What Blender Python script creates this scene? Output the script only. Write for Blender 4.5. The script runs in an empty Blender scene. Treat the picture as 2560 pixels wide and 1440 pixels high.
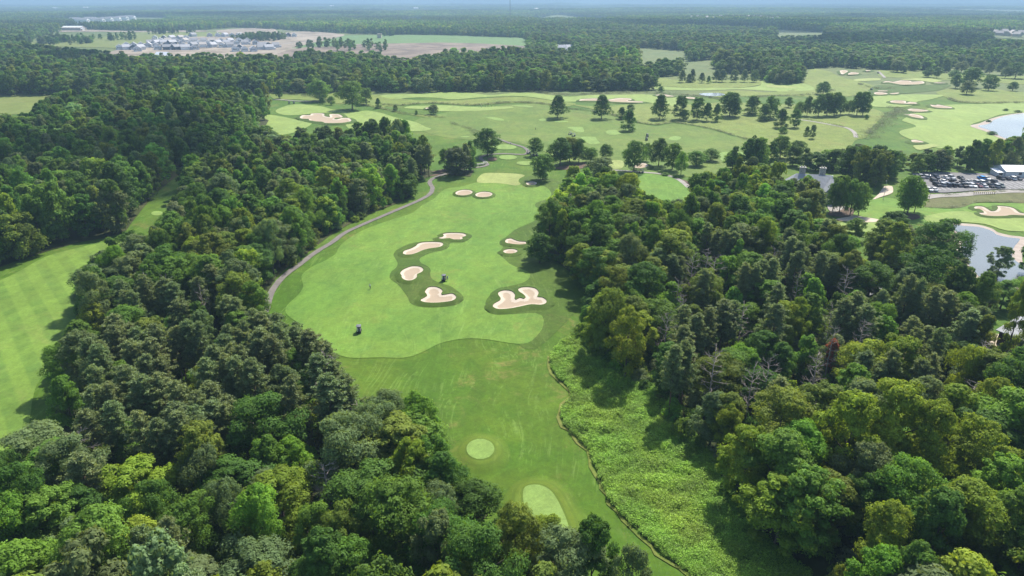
import bpy, math, random
import numpy as np
from mathutils import Vector, Matrix
from mathutils.geometry import delaunay_2d_cdt

rng = np.random.default_rng(7)
random.seed(7)
R = math.radians
scene = bpy.context.scene
COL = scene.collection

# ------------------------------------------------------------------ camera
CAM_H, PITCH, FPX = 80.0, R(22.80), 1707.0
cam_d = bpy.data.cameras.new('camera'); cam = bpy.data.objects.new('camera', cam_d); COL.objects.link(cam)
cam.location = (0, 0, CAM_H); cam.rotation_euler = (R(90) - PITCH, 0, 0)
cam_d.sensor_width = 36; cam_d.lens = FPX / 2560 * 36
cam_d.clip_start = 1; cam_d.clip_end = 120000
scene.camera = cam

# ------------------------------------------------------------------ light
SUN_AZ, SUN_EL = R(27), R(51)
sdir = Vector((math.sin(SUN_AZ) * math.cos(SUN_EL), math.cos(SUN_AZ) * math.cos(SUN_EL), math.sin(SUN_EL)))
world = bpy.data.worlds.new('World'); scene.world = world; world.use_nodes = True
wn = world.node_tree; wn.nodes.clear()
sky = wn.nodes.new('ShaderNodeTexSky'); sky.sky_type = 'NISHITA'; sky.sun_disc = False
sky.sun_elevation = SUN_EL; sky.sun_rotation = SUN_AZ; sky.altitude = 200; sky.air_density = 1.0; sky.dust_density = 1.5; sky.ozone_density = 1.2
bg = wn.nodes.new('ShaderNodeBackground'); bg.inputs[1].default_value = 0.118
wo = wn.nodes.new('ShaderNodeOutputWorld')
wn.links.new(sky.outputs[0], bg.inputs[0]); wn.links.new(bg.outputs[0], wo.inputs[0])
sun_d = bpy.data.lights.new('sun', 'SUN'); sun_d.energy = 4.8; sun_d.angle = R(0.53); sun_d.color = (1.0, 0.95, 0.87)
sun = bpy.data.objects.new('sun', sun_d); COL.objects.link(sun)
sun.rotation_euler = sdir.to_track_quat('Z', 'Y').to_euler(); sun.location = (200, 300, 400)
vs = scene.view_settings
vs.view_transform = 'Standard'; vs.look = 'None'; vs.exposure = 1.05; vs.gamma = 1.0; vs.use_curve_mapping = False
cy = scene.cycles
cy.use_denoising = True
try: cy.denoiser = 'OPENIMAGEDENOISE'
except Exception: pass
cy.max_bounces = 5; cy.diffuse_bounces = 3; cy.glossy_bounces = 2; cy.transmission_bounces = 3; cy.volume_bounces = 1
cy.caustics_reflective = False; cy.caustics_refractive = False
cy.sample_clamp_indirect = 4

# ------------------------------------------------------------------ helpers
CP, SP = math.cos(PITCH), math.sin(PITCH)
def G(px, py, z=0.0):
    """photo pixel -> point of the place at height z"""
    u = (px - 1280) / FPX; v = (720 - py) / FPX
    dx, dy, dz = u, CP + v * SP, -SP + v * CP
    if dz > -0.0045: dz = -0.0045
    t = (z - CAM_H) / dz
    return (dx * t, dy * t)
def P(x, y, z):
    """place -> photo pixel"""
    x, y, z = np.asarray(x, float), np.asarray(y, float), np.asarray(z, float) - CAM_H
    f = y * CP - z * SP; u = y * SP + z * CP
    f = np.where(f < 1, 1, f)
    return 1280 + FPX * x / f, 720 - FPX * u / f
def top_height(bx, by, tpy):
    x, y = G(bx, by)
    lo, hi = 0.2, 60
    for _ in range(40):
        m = (lo + hi) / 2
        if P(x, y, m)[1] > tpy: lo = m
        else: hi = m
    return lo
def px_size(px, py):
    x, y = G(px, py)
    return (y * CP + CAM_H * SP) / FPX          # metres per photo pixel there

_hw = []
_r2 = np.random.default_rng(3)
for wl, am in ((48, .16), (70, .22), (115, .30), (190, .35)):
    for k in range(3):
        a = _r2.uniform(0, 6.28); _hw.append((math.cos(a) * 6.283 / wl, math.sin(a) * 6.283 / wl, _r2.uniform(0, 6.28), am * .6))
_hf = []
for wl, am in ((900, 2.0), (1700, 3.5), (3300, 5.0)):
    for k in range(3):
        a = _r2.uniform(0, 6.28); _hf.append((math.cos(a) * 6.283 / wl, math.sin(a) * 6.283 / wl, _r2.uniform(0, 6.28), am * .6))
def hgt(x, y):
    x = np.asarray(x, float); y = np.asarray(y, float)
    h = np.zeros(np.broadcast(x, y).shape)
    for kx, ky, p, a in _hw: h = h + a * np.sin(kx * x + ky * y + p)
    h = h * np.clip(1.5 - y / 2500, 0, 1)
    f = np.zeros_like(h)
    for kx, ky, p, a in _hf: f = f + a * np.sin(kx * x + ky * y + p)
    w = np.clip((y - 1700) / 2500, 0, 1); w = w * w * (3 - 2 * w)
    return h + f * w * (1 + np.clip((y - 5000) / 6000, 0, 1.6))
def H1(x, y): return float(hgt(x, y))

def new_mesh(name, verts, faces, mats=(), mat_idx=None, smooth=False):
    me = bpy.data.meshes.new(name)
    verts = np.asarray(verts, dtype=np.float32).reshape(-1, 3)
    if isinstance(faces, np.ndarray):
        n, k = faces.shape
        me.vertices.add(len(verts)); me.vertices.foreach_set('co', verts.ravel())
        me.loops.add(n * k); me.loops.foreach_set('vertex_index', faces.astype(np.int32).ravel())
        me.polygons.add(n); me.polygons.foreach_set('loop_start', np.arange(0, n * k, k, dtype=np.int32))
        me.update(calc_edges=True)
    else:
        me.from_pydata(verts.tolist(), [], faces); me.update()
    for m in mats: me.materials.append(m)
    if mat_idx is not None: me.polygons.foreach_set('material_index', np.asarray(mat_idx, dtype=np.int32))
    if smooth: me.polygons.foreach_set('use_smooth', np.ones(len(me.polygons), dtype=bool))
    return me
def link(name, data, parent=None, loc=None):
    o = bpy.data.objects.new(name, data); COL.objects.link(o)
    if parent is not None: o.parent = parent
    if loc is not None: o.location = loc
    return o
def tag(o, label=None, cat=None, group=None, kind=None):
    if label: o['label'] = label
    if cat: o['category'] = cat
    if group: o['group'] = group
    if kind: o['kind'] = kind
    return o
def empty(name, loc, rz=0, s=None):
    o = bpy.data.objects.new(name, None); COL.objects.link(o); o.location = loc; o.rotation_euler = (0, 0, rz)
    o.empty_display_size = .5
    if s is not None: o.scale = s
    return o

class MB:
    """collects boxes, prisms and tubes into one mesh"""
    def __init__(s): s.v = []; s.f = []; s.m = []
    def add(s, v, f, m=0):
        b = len(s.v); s.v += [tuple(p) for p in v]; s.f += [tuple(i + b for i in q) for q in f]; s.m += [m] * len(f); return s
    def box(s, x0, x1, y0, y1, z0, z1, m=0, top=1.0):
        cx, cy_ = (x0 + x1) / 2, (y0 + y1) / 2
        t = lambda a, c: c + (a - c) * top
        v = [(x0, y0, z0), (x1, y0, z0), (x1, y1, z0), (x0, y1, z0), (t(x0, cx), t(y0, cy_), z1), (t(x1, cx), t(y0, cy_), z1), (t(x1, cx), t(y1, cy_), z1), (t(x0, cx), t(y1, cy_), z1)]
        return s.add(v, [(0, 3, 2, 1), (4, 5, 6, 7), (0, 1, 5, 4), (1, 2, 6, 5), (2, 3, 7, 6), (3, 0, 4, 7)], m)
    def prism(s, poly, axis, a0, a1, m=0):
        n = len(poly)
        def p(q, a): return (a, q[0], q[1]) if axis == 'x' else ((q[0], a, q[1]) if axis == 'y' else (q[0], q[1], a))
        v = [p(q, a0) for q in poly] + [p(q, a1) for q in poly]
        f = [tuple(range(n))[::-1], tuple(range(n, 2 * n))] + [(i, (i + 1) % n, n + (i + 1) % n, n + i) for i in range(n)]
        return s.add(v, f, m)
    def tube(s, pts, rad, n=6, m=0, cap=True):
        rings = []
        for i, p in enumerate(pts):
            p = Vector(p)
            d = (Vector(pts[min(i + 1, len(pts) - 1)]) - Vector(pts[max(i - 1, 0)])).normalized()
            a = d.cross(Vector((0.3, 0.9, 0.1)) if abs(d.z) > .5 else Vector((0, 0, 1))).normalized(); b = d.cross(a)
            r = rad[i] if hasattr(rad, '__len__') else rad
            rings.append([p + (a * math.cos(6.28319 * k / n) + b * math.sin(6.28319 * k / n)) * r for k in range(n)])
        v = [q for rg in rings for q in rg]; f = []
        for i in range(len(pts) - 1):
            for k in range(n): f.append((i * n + k, i * n + (k + 1) % n, (i + 1) * n + (k + 1) % n, (i + 1) * n + k))
        if cap: f += [tuple(range(n))[::-1], tuple(range((len(pts) - 1) * n, len(pts) * n))]
        return s.add(v, f, m)
    def mesh(s, name, mats, smooth=False): return new_mesh(name, s.v, s.f, mats, s.m, smooth)
    def build(s, name, mats, parent=None, smooth=False):
        return link(name, s.mesh(name, mats if isinstance(mats, (list, tuple)) else [mats], smooth), parent)

def inside(poly, p):
    poly = np.asarray(poly, float); p = np.asarray(p, float); x, y = p[:, 0], p[:, 1]
    r = np.zeros(len(p), bool); a = poly; b = np.roll(poly, -1, 0)
    for (x0, y0), (x1, y1) in zip(a, b):
        if y0 == y1: continue
        c = ((y0 > y) != (y1 > y)) & (x < (x1 - x0) * (y - y0) / (y1 - y0) + x0)
        r ^= c
    return r
def dist_poly(poly, p, closed=True):
    poly = np.asarray(poly, float); p = np.asarray(p, float); d = np.full(len(p), 1e18)
    b = np.roll(poly, -1, 0) if closed else poly[1:]
    a = poly if closed else poly[:-1]
    for q, w in zip(a, b):
        e = w - q; L = float(e @ e) + 1e-9
        t = np.clip(((p - q) @ e) / L, 0, 1)
        dd = p - q - t[:, None] * e
        d = np.minimum(d, (dd * dd).sum(1))
    return np.sqrt(d)
def smooth_poly(pts, step, closed=True):
    pts = [np.asarray(p[:2], float) for p in pts]; n = len(pts); out = []
    rngi = range(n) if closed else range(n - 1)
    for i in rngi:
        if closed: p0, p1, p2, p3 = pts[i - 1], pts[i], pts[(i + 1) % n], pts[(i + 2) % n]
        else: p0, p1, p2, p3 = pts[max(i - 1, 0)], pts[i], pts[i + 1], pts[min(i + 2, n - 1)]
        k = max(1, int(np.linalg.norm(p2 - p1) / step))
        # centripetal-like tension to avoid overshoot
        m1 = (p2 - p0) * .5; m2 = (p3 - p1) * .5; L = np.linalg.norm(p2 - p1)
        for m in (m1, m2):
            l = np.linalg.norm(m)
            if l > L * 1.1: m *= L * 1.1 / l
        for j in range(k):
            t = j / k; t2 = t * t; t3 = t2 * t
            out.append((2 * t3 - 3 * t2 + 1) * p1 + (t3 - 2 * t2 + t) * m1 + (-2 * t3 + 3 * t2) * p2 + (t3 - t2) * m2)
    if not closed: out.append(pts[-1])
    return np.array(out)
def world_poly(px): return [G(*p) for p in px]
def cdt(pts, edges):
    v, e, f, *_ = delaunay_2d_cdt([Vector(p) for p in pts], edges, [], 0, 1e-5)
    return np.array([(q.x, q.y) for q in v]), [tuple(t) for t in f]
def grid_in(poly, s, pad=0.0):
    poly = np.asarray(poly); lo, hi = poly.min(0) - pad, poly.max(0) + pad
    xs = np.arange(lo[0], hi[0], s); ys = np.arange(lo[1], hi[1], s * .87)
    gx, gy = np.meshgrid(xs, ys); gx = gx + (np.arange(len(ys)) % 2)[:, None] * s / 2
    return np.stack([gx.ravel(), gy.ravel()], 1)
def sheet(name, px, mat, off=0.05, spacing=None, smooth=True, kind='structure', label=None, cat=None, zf=None, world=False, parent=None):
    w = np.array(px if world else world_poly(px))
    if spacing is None: spacing = max(2.5, float(np.median(w[:, 1])) * .014)
    b = smooth_poly(w, spacing * .45) if smooth else smooth_poly(w, 1e9)
    g = grid_in(b, spacing)
    g = g[inside(b, g)]
    if len(g): g = g[dist_poly(b, g) > spacing * .35]
    n = len(b)
    pts, tris = cdt(np.concatenate([b, g]).tolist(), [(i, (i + 1) % n) for i in range(n)])
    c = np.array([pts[list(t)].mean(0) for t in tris]); ok = inside(b, c)
    tris = [t for t, k in zip(tris, ok) if k]
    o_ = off + np.abs(pts[:, 1]) * .00012
    z = hgt(pts[:, 0], pts[:, 1]) + o_
    if zf is not None: z = z + zf(pts, b)
    # keep faces up
    tris = [t if ((pts[t[1]] - pts[t[0]])[0] * (pts[t[2]] - pts[t[0]])[1] - (pts[t[1]] - pts[t[0]])[1] * (pts[t[2]] - pts[t[0]])[0]) > 0 else t[::-1] for t in tris]
    o = link(name, new_mesh(name, np.column_stack([pts, z]), np.array(tris), [mat], smooth=True), parent)
    if kind: o['kind'] = kind
    if label: o['label'] = label
    if cat: o['category'] = cat
    return o, b
def ribbon(name, px, width, mat, off=0.10, kind='structure', world=False):
    w = smooth_poly(px if world else world_poly(px), 2.0, closed=False)
    d = np.gradient(w, axis=0); d /= np.linalg.norm(d, axis=1)[:, None] + 1e-9
    nrm = np.column_stack([-d[:, 1], d[:, 0]]); cols = []
    ks = (-1, -.33, .33, 1)
    for k in ks:
        jit = rng.normal(0, .06, len(w)) if abs(k) == 1 else 0
        q = w + nrm * (width / 2 * k + jit)[:, None] if abs(k) == 1 else w + nrm * (width / 2 * k)
        cols.append(np.column_stack([q, hgt(q[:, 0], q[:, 1]) + off + np.abs(q[:, 1]) * .00012]))
    v = np.stack(cols, 1).reshape(-1, 3); n = len(ks)
    f = np.array([(i * n + k, (i + 1) * n + k, (i + 1) * n + k + 1, i * n + k + 1) for i in range(len(w) - 1) for k in range(n - 1)])
    f = f[:, ::-1]
    o = link(name, new_mesh(name, v, f, [mat], smooth=True))
    if kind: o['kind'] = kind
    return o, w

# ------------------------------------------------------------------ materials
def mat_base(name):
    m = bpy.data.materials.new(name); m.use_nodes = True; nt = m.node_tree; nt.nodes.clear()
    out = nt.nodes.new('ShaderNodeOutputMaterial'); return m, nt, out
def N(nt, t, **kw):
    n = nt.nodes.new(t)
    for k, v in kw.items():
        if k.startswith('i_'):
            key = k[2:]; key = int(key) if key.isdigit() else key
            n.inputs[key].default_value = v
        else: setattr(n, k, v)
    return n
def mixc(nt, fac, a, b, mode='MIX'):
    n = nt.nodes.new('ShaderNodeMix'); n.data_type = 'RGBA'; n.blend_type = mode; n.clamp_factor = True
    for sock, val in ((n.inputs[0], fac), (n.inputs[6], a), (n.inputs[7], b)):
        if hasattr(val, 'is_output') or isinstance(val, bpy.types.NodeSocket): nt.links.new(val, sock)
        elif isinstance(val, (int, float)): sock.default_value = val
        else: sock.default_value = (*val, 1) if len(val) == 3 else val
    return n.outputs[2]
def noise(nt, vec, scale, detail=3, rough=.55, dist=0):
    n = nt.nodes.new('ShaderNodeTexNoise'); n.inputs['Scale'].default_value = scale; n.inputs['Detail'].default_value = detail
    n.inputs['Roughness'].default_value = rough; n.inputs['Distortion'].default_value = dist
    nt.links.new(vec, n.inputs['Vector']); return n.outputs[0]
def ramp(nt, val, lo, hi):
    n = nt.nodes.new('ShaderNodeMapRange'); n.inputs[1].default_value = lo; n.inputs[2].default_value = hi; n.clamp = True
    n.interpolation_type = 'SMOOTHSTEP'
    nt.links.new(val, n.inputs[0]); return n.outputs[0]
def mapping(nt, vec, rot=0, scale=(1, 1, 1)):
    n = nt.nodes.new('ShaderNodeMapping'); n.inputs['Rotation'].default_value = (0, 0, rot); n.inputs['Scale'].default_value = scale
    nt.links.new(vec, n.inputs['Vector']); return n.outputs[0]
def math_n(nt, op, a, b=0.0):
    n = nt.nodes.new('ShaderNodeMath'); n.operation = op
    for s, v in ((n.inputs[0], a), (n.inputs[1], b)):
        if isinstance(v, (int, float)): s.default_value = v
        else: nt.links.new(v, s)
    return n.outputs[0]
def princ(nt, out, col, rough=.8, spec=.25, bump=None, bstr=.3, bdist=.1, metal=0):
    b = nt.nodes.new('ShaderNodeBsdfPrincipled')
    if isinstance(col, (tuple, list)): b.inputs['Base Color'].default_value = (*col, 1)
    else: nt.links.new(col, b.inputs['Base Color'])
    b.inputs['Roughness'].default_value = rough; b.inputs['Specular IOR Level'].default_value = spec; b.inputs['Metallic'].default_value = metal
    if bump is not None:
        bn = nt.nodes.new('ShaderNodeBump'); bn.inputs['Strength'].default_value = bstr; bn.inputs['Distance'].default_value = bdist
        nt.links.new(bump, bn.inputs['Height']); nt.links.new(bn.outputs[0], b.inputs['Normal'])
    nt.links.new(b.outputs[0], out.inputs[0]); return b
def pos(nt): return nt.nodes.new('ShaderNodeNewGeometry').outputs['Position']

def turf(name, a, b, c, streak=0.0, stripe=0.0, srot=0.4, swid=6.0, dry=0.0, drycol=(.17, .155, .05), bump=.25, rough_hi=.62):
    m, nt, out = mat_base(name); p = pos(nt)
    big = noise(nt, p, .022, 4, .6, .6); mid = noise(nt, p, .14, 5, .65, .5); fine = noise(nt, p, 1.3, 5, .7); vf = noise(nt, p, 6.0, 3, .7)
    col = mixc(nt, ramp(nt, big, .36, .64), a, b)
    col = mixc(nt, math_n(nt, 'MULTIPLY', ramp(nt, mid, .45, .72), .7), col, c)
    if stripe:
        for rr, k in ((srot, 1.0), (srot + 1.25, .35)):
            w = N(nt, 'ShaderNodeTexWave', wave_type='BANDS', bands_direction='X'); w.inputs['Scale'].default_value = .314 / swid
            w.inputs['Distortion'].default_value = .6; w.inputs['Detail'].default_value = 1; w.inputs['Detail Scale'].default_value = .2
            nt.links.new(mapping(nt, p, rr), w.inputs['Vector'])
            col = mixc(nt, math_n(nt, 'MULTIPLY', ramp(nt, w.outputs[1], .3, .7), stripe * k), col, (a[0] * 1.45, a[1] * 1.30, a[2] * 1.3))
    if streak:
        wv = N(nt, 'ShaderNodeVectorMath', operation='SCALE'); wt = N(nt, 'ShaderNodeTexNoise'); wt.inputs['Scale'].default_value = .03; wt.inputs['Detail'].default_value = 1; nt.links.new(p, wt.inputs['Vector']); nt.links.new(wt.outputs['Color'], wv.inputs[0]); wv.inputs['Scale'].default_value = 14
        wa = N(nt, 'ShaderNodeVectorMath', operation='ADD'); nt.links.new(p, wa.inputs[0]); nt.links.new(wv.outputs[0], wa.inputs[1]); wob = wa.outputs[0]
        for rr, sc in ((.10, (1.0, .011, 1)), (-.25, (.8, .010, 1)), (1.75, (.8, .012, 1)), (2.6, (1.0, .014, 1))):
            s = noise(nt, mapping(nt, wob, rr, sc), 1.0, 4, .7, .3); area = noise(nt, p, .042 + rr * .006, 2)
            k = math_n(nt, 'MULTIPLY', ramp(nt, s, .55, .68), ramp(nt, area, .46, .60))
            col = mixc(nt, math_n(nt, 'MULTIPLY', k, streak), col, (a[0] * 1.6 + .035, a[1] * 1.4 + .035, a[2] * 1.6 + .02))
    if dry:
        d1 = noise(nt, p, .05, 6, .7, 1.0); d2 = noise(nt, p, .6, 4, .7)
        k = math_n(nt, 'MULTIPLY', ramp(nt, d1, .53, .68), ramp(nt, d2, .35, .62))
        col = mixc(nt, math_n(nt, 'MULTIPLY', k, dry), col, drycol)
    m3 = noise(nt, p, .42, 4, .7, .8); m4 = noise(nt, mapping(nt, p, .9, (1, .45, 1)), .11, 3, .6, 1.2)
    for nn_, lo, hi in ((m3, .86, 1.14), (m4, .87, 1.13)):
        gg = N(nt, 'ShaderNodeMapRange'); gg.inputs[1].default_value = .3; gg.inputs[2].default_value = .7; gg.inputs[3].default_value = lo; gg.inputs[4].default_value = hi
        nt.links.new(nn_, gg.inputs[0]); cc = N(nt, 'ShaderNodeCombineColor'); [nt.links.new(gg.outputs[0], cc.inputs[i]) for i in range(3)]
        col = mixc(nt, 1.0, col, cc.outputs[0], 'MULTIPLY')
    sp = math_n(nt, 'ADD', math_n(nt, 'MULTIPLY', fine, .55), math_n(nt, 'MULTIPLY', vf, .45))
    g = N(nt, 'ShaderNodeMapRange'); g.inputs[1].default_value = .3; g.inputs[2].default_value = .7; g.inputs[3].default_value = .74; g.inputs[4].default_value = 1.26
    nt.links.new(sp, g.inputs[0])
    cb = N(nt, 'ShaderNodeCombineColor'); [nt.links.new(g.outputs[0], cb.inputs[i]) for i in range(3)]
    col = mixc(nt, 1.0, col, cb.outputs[0], 'MULTIPLY')
    princ(nt, out, col, .85, .12, sp, bump, .25)
    return m
M = {}
M['rough'] = turf('rough_grass', (.041, .092, .0055), (.062, .106, .0075), (.033, .083, .0045), streak=.62, dry=.8, drycol=(.135, .122, .034))
M['rough2'] = turf('shaggy_rough_grass', (.042, .080, .0075), (.052, .090, .009), (.036, .070, .006), streak=.5, dry=.3, drycol=(.10, .10, .03))
M['verge'] = turf('bank_grass', (.037, .072, .007), (.046, .080, .008), (.042, .068, .007), streak=.35, dry=.3, drycol=(.095, .10, .025))
M['fairway'] = turf('fairway_grass', (.076, .150, .020), (.100, .165, .023), (.068, .142, .024), streak=.32, stripe=.17, srot=.5, swid=4.5, dry=.5, drycol=(.135, .145, .032), bump=.12)
M['fairway2'] = turf('striped_fairway_grass', (.074, .134, .020), (.094, .148, .023), (.070, .130, .023), streak=.12, stripe=.85, srot=-0.710, swid=6.5, dry=.35, drycol=(.145, .155, .045), bump=.12)
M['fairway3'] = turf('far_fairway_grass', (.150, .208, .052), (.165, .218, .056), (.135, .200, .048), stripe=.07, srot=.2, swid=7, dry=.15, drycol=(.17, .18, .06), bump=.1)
M['green'] = turf('putting_green_grass', (.185, .222, .068), (.198, .230, .072), (.18, .22, .066), stripe=.04, bump=.05)
M['tee'] = turf('tee_grass', (.128, .200, .046), (.142, .208, .050), (.125, .198, .046), bump=.05)
M['range'] = turf('range_grass', (.078, .126, .019), (.100, .138, .024), (.062, .110, .017), streak=.2, dry=.4, drycol=(.135, .125, .04), bump=.2)
M['native'] = turf('native_grass', (.114, .154, .028), (.132, .162, .034), (.080, .118, .022), dry=.55, drycol=(.15, .125, .042), bump=1.0)
M['scrub'] = turf('brown_scrub', (.085, .095, .032), (.100, .098, .040), (.060, .074, .022), dry=.8, drycol=(.10, .072, .04), bump=1.0)
M['field'] = turf('crop_field', (.078, .142, .042), (.090, .148, .046), (.074, .132, .040), bump=.2)
M['pasture'] = turf('pasture_grass', (.110, .138, .032), (.128, .145, .04), (.095, .128, .03), dry=.3, bump=.3)
M['floor'] = turf('forest_floor', (.028, .040, .010), (.045, .052, .014), (.05, .042, .020), dry=.5, drycol=(.07, .05, .028), bump=1.0)
M['countryside'] = turf('countryside_ground', (.075, .105, .030), (.100, .120, .038), (.060, .095, .026), dry=.2, bump=.3)

def simple(name, col, rough=.7, spec=.3, var=.0, vs_=1.0, metal=0, bstr=0):
    m, nt, out = mat_base(name)
    if var:
        tc = nt.nodes.new('ShaderNodeTexCoord').outputs['Object']
        n = noise(nt, tc, vs_, 4, .6)
        c = mixc(nt, ramp(nt, n, .3, .7), tuple(x * (1 - var) for x in col), tuple(min(1, x * (1 + var)) for x in col))
        princ(nt, out, c, rough, spec, n if bstr else None, bstr, .05, metal)
    else: princ(nt, out, col, rough, spec, metal=metal)
    return m
def sand_mat():
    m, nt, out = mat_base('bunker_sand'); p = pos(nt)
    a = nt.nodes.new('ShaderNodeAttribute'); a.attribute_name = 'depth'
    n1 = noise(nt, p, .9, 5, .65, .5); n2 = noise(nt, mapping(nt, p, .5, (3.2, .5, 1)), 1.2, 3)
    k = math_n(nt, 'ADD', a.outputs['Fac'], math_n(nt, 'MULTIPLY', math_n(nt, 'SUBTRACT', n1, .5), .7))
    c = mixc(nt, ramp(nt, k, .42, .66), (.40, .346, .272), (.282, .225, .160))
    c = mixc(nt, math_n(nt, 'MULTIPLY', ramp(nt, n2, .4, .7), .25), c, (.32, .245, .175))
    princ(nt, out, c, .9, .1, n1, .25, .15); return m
M['sand'] = sand_mat()
M['lip'] = simple('bunker_lip_soil', (.055, .05, .022), .9, .1, .35, 2)
def path_mat(name, a, b, sc=.35):
    m, nt, out = mat_base(name); p = pos(nt)
    n = noise(nt, p, sc, 6, .7, .4); n2 = noise(nt, p, 5, 3)
    c = mixc(nt, ramp(nt, n, .35, .65), a, b); c = mixc(nt, math_n(nt, 'MULTIPLY', ramp(nt, n2, .4, .7), .3), c, tuple(x * .75 for x in a))
    princ(nt, out, c, .9, .15, n2, .2, .05); return m
M['path'] = path_mat('path_asphalt', (.115, .105, .095), (.155, .140, .125))
M['path_pale'] = path_mat('concrete_path', (.20, .185, .165), (.26, .24, .215))
M['asphalt'] = path_mat('parking_asphalt', (.125, .122, .122), (.16, .155, .152))
M['gravel'] = path_mat('sandy_gravel', (.36, .30, .23), (.43, .37, .29))
M['mulch'] = path_mat('bark_mulch', (.075, .05, .035), (.11, .075, .05))
M['soil'] = path_mat('bare_soil', (.14, .115, .085), (.29, .245, .19), .016)
M['soil_dark'] = path_mat('dark_bare_soil', (.090, .070, .055), (.20, .155, .115), .02)
M['thatch'] = turf('worn_thatch', (.090, .118, .018), (.12, .128, .030), (.055, .10, .009), streak=.4, dry=.5, bump=.3)
M['bank'] = path_mat('pond_bank_stone', (.26, .215, .18), (.33, .28, .235))
M['paint'] = simple('road_paint', (.72, .72, .70), .6)
def water_mat():
    m, nt, out = mat_base('pond_water'); p = pos(nt)
    n = noise(nt, p, 1.6, 3, .6)
    princ(nt, out, (.085, .092, .085), .16, .5, n, .08, .05); return m
M['water'] = water_mat()

def leaf_mat(name, trans=.44, rough=.65, spec=.12, var=.35, warm=(1.14, 1.04, .8)):
    m, nt, out = mat_base(name)
    a = nt.nodes.new('ShaderNodeAttribute'); a.attribute_type = 'INSTANCER'; a.attribute_name = 'tint'
    f = nt.nodes.new('ShaderNodeAttribute'); f.attribute_name = 'rnd'
    r = N(nt, 'ShaderNodeMapRange'); r.inputs[3].default_value = 1 - var; r.inputs[4].default_value = 1 + var
    nt.links.new(f.outputs['Fac'], r.inputs[0])
    cb = N(nt, 'ShaderNodeCombineColor'); [nt.links.new(r.outputs[0], cb.inputs[i]) for i in range(3)]
    c = mixc(nt, 1.0, a.outputs['Color'], cb.outputs[0], 'MULTIPLY')
    tn = noise(nt, pos(nt), .35, 2)
    c = mixc(nt, math_n(nt, 'MULTIPLY', ramp(nt, tn, .45, .7), .35), c, mixc(nt, 1.0, c, warm, 'MULTIPLY'))
    d = N(nt, 'ShaderNodeBsdfPrincipled'); nt.links.new(c, d.inputs['Base Color']); d.inputs['Roughness'].default_value = rough; d.inputs['Specular IOR Level'].default_value = spec
    t = N(nt, 'ShaderNodeBsdfTranslucent'); nt.links.new(mixc(nt, 1.0, c, (1.5, 1.35, .6), 'MULTIPLY'), t.inputs[0])
    mx = N(nt, 'ShaderNodeMixShader'); mx.inputs[0].default_value = trans
    nt.links.new(d.outputs[0], mx.inputs[1]); nt.links.new(t.outputs[0], mx.inputs[2]); nt.links.new(mx.outputs[0], out.inputs[0])
    return m
M['leaf'] = leaf_mat('broadleaf_foliage')
M['needle'] = leaf_mat('pine_needles', .36, .65, .25, .4, (1.1, .98, .85))
M['grassblade'] = leaf_mat('meadow_leaves', .35, .6, .25, .4)
M['bark'] = simple('bark', (.085, .068, .052), .9, .1, .35, 3)
M['bark_pine'] = simple('pine_bark', (.13, .085, .06), .9, .1, .35, 3)
M['deadwood'] = simple('dead_wood', (.25, .215, .185), .9, .1, .25, 2)

# ------------------------------------------------------------------ ground
def build_ground():
    ys = np.concatenate([np.linspace(-400, 20, 12), np.geomspace(28, 62000, 500)])
    us = np.linspace(-1, 1, 300); us = np.sign(us) * np.abs(us) ** 1.15
    Y = np.repeat(ys[:, None], 300, 1); X = us[None, :] * (np.maximum(ys, 0)[:, None] * 1.15 + 330)
    Z = hgt(X, Y) - .02
    far = np.clip((Y - 1200) / 3000, 0, 1)
    v = np.stack([X, Y, Z], 2).reshape(-1, 3); n = 300
    i = np.arange(len(ys) - 1)[:, None] * n + np.arange(n - 1)[None, :]
    f = np.stack([i, i + 1, i + n + 1, i + n], 2).reshape(-1, 4)
    cy_ = v[f].mean(1)[:, 1]
    o = link('ground', new_mesh('ground', v, f, [M['rough'], M['countryside']], (cy_ > 640).astype(int), smooth=True))
    tag(o, kind='structure')
build_ground()

def Z8(pts): return [(640 + x / 2.88, 420 + y / 2.88) for x, y in pts]
def Z1(pts): return [(640 + x / 4, 200 + y / 4) for x, y in pts]
def Z2(pts): return [(1280 + x / 4, 160 + y / 4) for x, y in pts]
def Z3(pts): return [(1920 + x / 4, 140 + y / 4) for x, y in pts]
def Z7(pts): return [(1860 + x / 3.657, 380 + y / 3.657) for x, y in pts]
def ell(cx, cy, rx, ry, tilt=0, n=14):
    return [(cx + rx * math.cos(a) - tilt * ry * math.sin(a), cy - ry * math.sin(a) - tilt * ry * math.cos(a) * 1.0) for a in [6.28319 * k / n for k in range(n)]]

# main hole
FAIR = Z8([(1590,100),(1480,130),(1380,145),(1330,170),(1290,210),(1190,270),(1120,320),(1000,360),(820,420),(700,480),(620,540),(590,580),(570,620),(500,670),(400,720),(335,775),(330,810),(340,860),(310,910),(230,980),(212,1010),(215,1040),(250,1075),(300,1110),(325,1150),(340,1200),(420,1270),(560,1335),(660,1365),(720,1368),(900,1362),(1060,1362),(1130,1348),(1220,1310),(1320,1262),(1420,1238),(1520,1228),(1640,1232),(1760,1250),(1880,1266),(1960,1258),(2010,1225),(2060,1165),(2072,1110),(2060,1080),(2010,1062),(1930,1065),(1820,1070),(1740,1062),(1690,1040),(1655,1010),(1655,975),(1690,930),(1740,890),(1830,872),(1920,850),(1960,825),(1975,795),(1960,770),(1900,745),(1830,710),(1790,670),(1760,640),(1748,615),(1765,590),(1780,565),(1760,535),(1765,510),(1800,485),(1830,460),(1870,430),(1940,400),(2000,375),(2030,340),(2040,300),(2010,270),(2015,250),(2060,230),(2110,215),(2125,190),(2115,160),(2070,130),(2000,128),(1905,118),(1800,100),(1700,92)])
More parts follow.
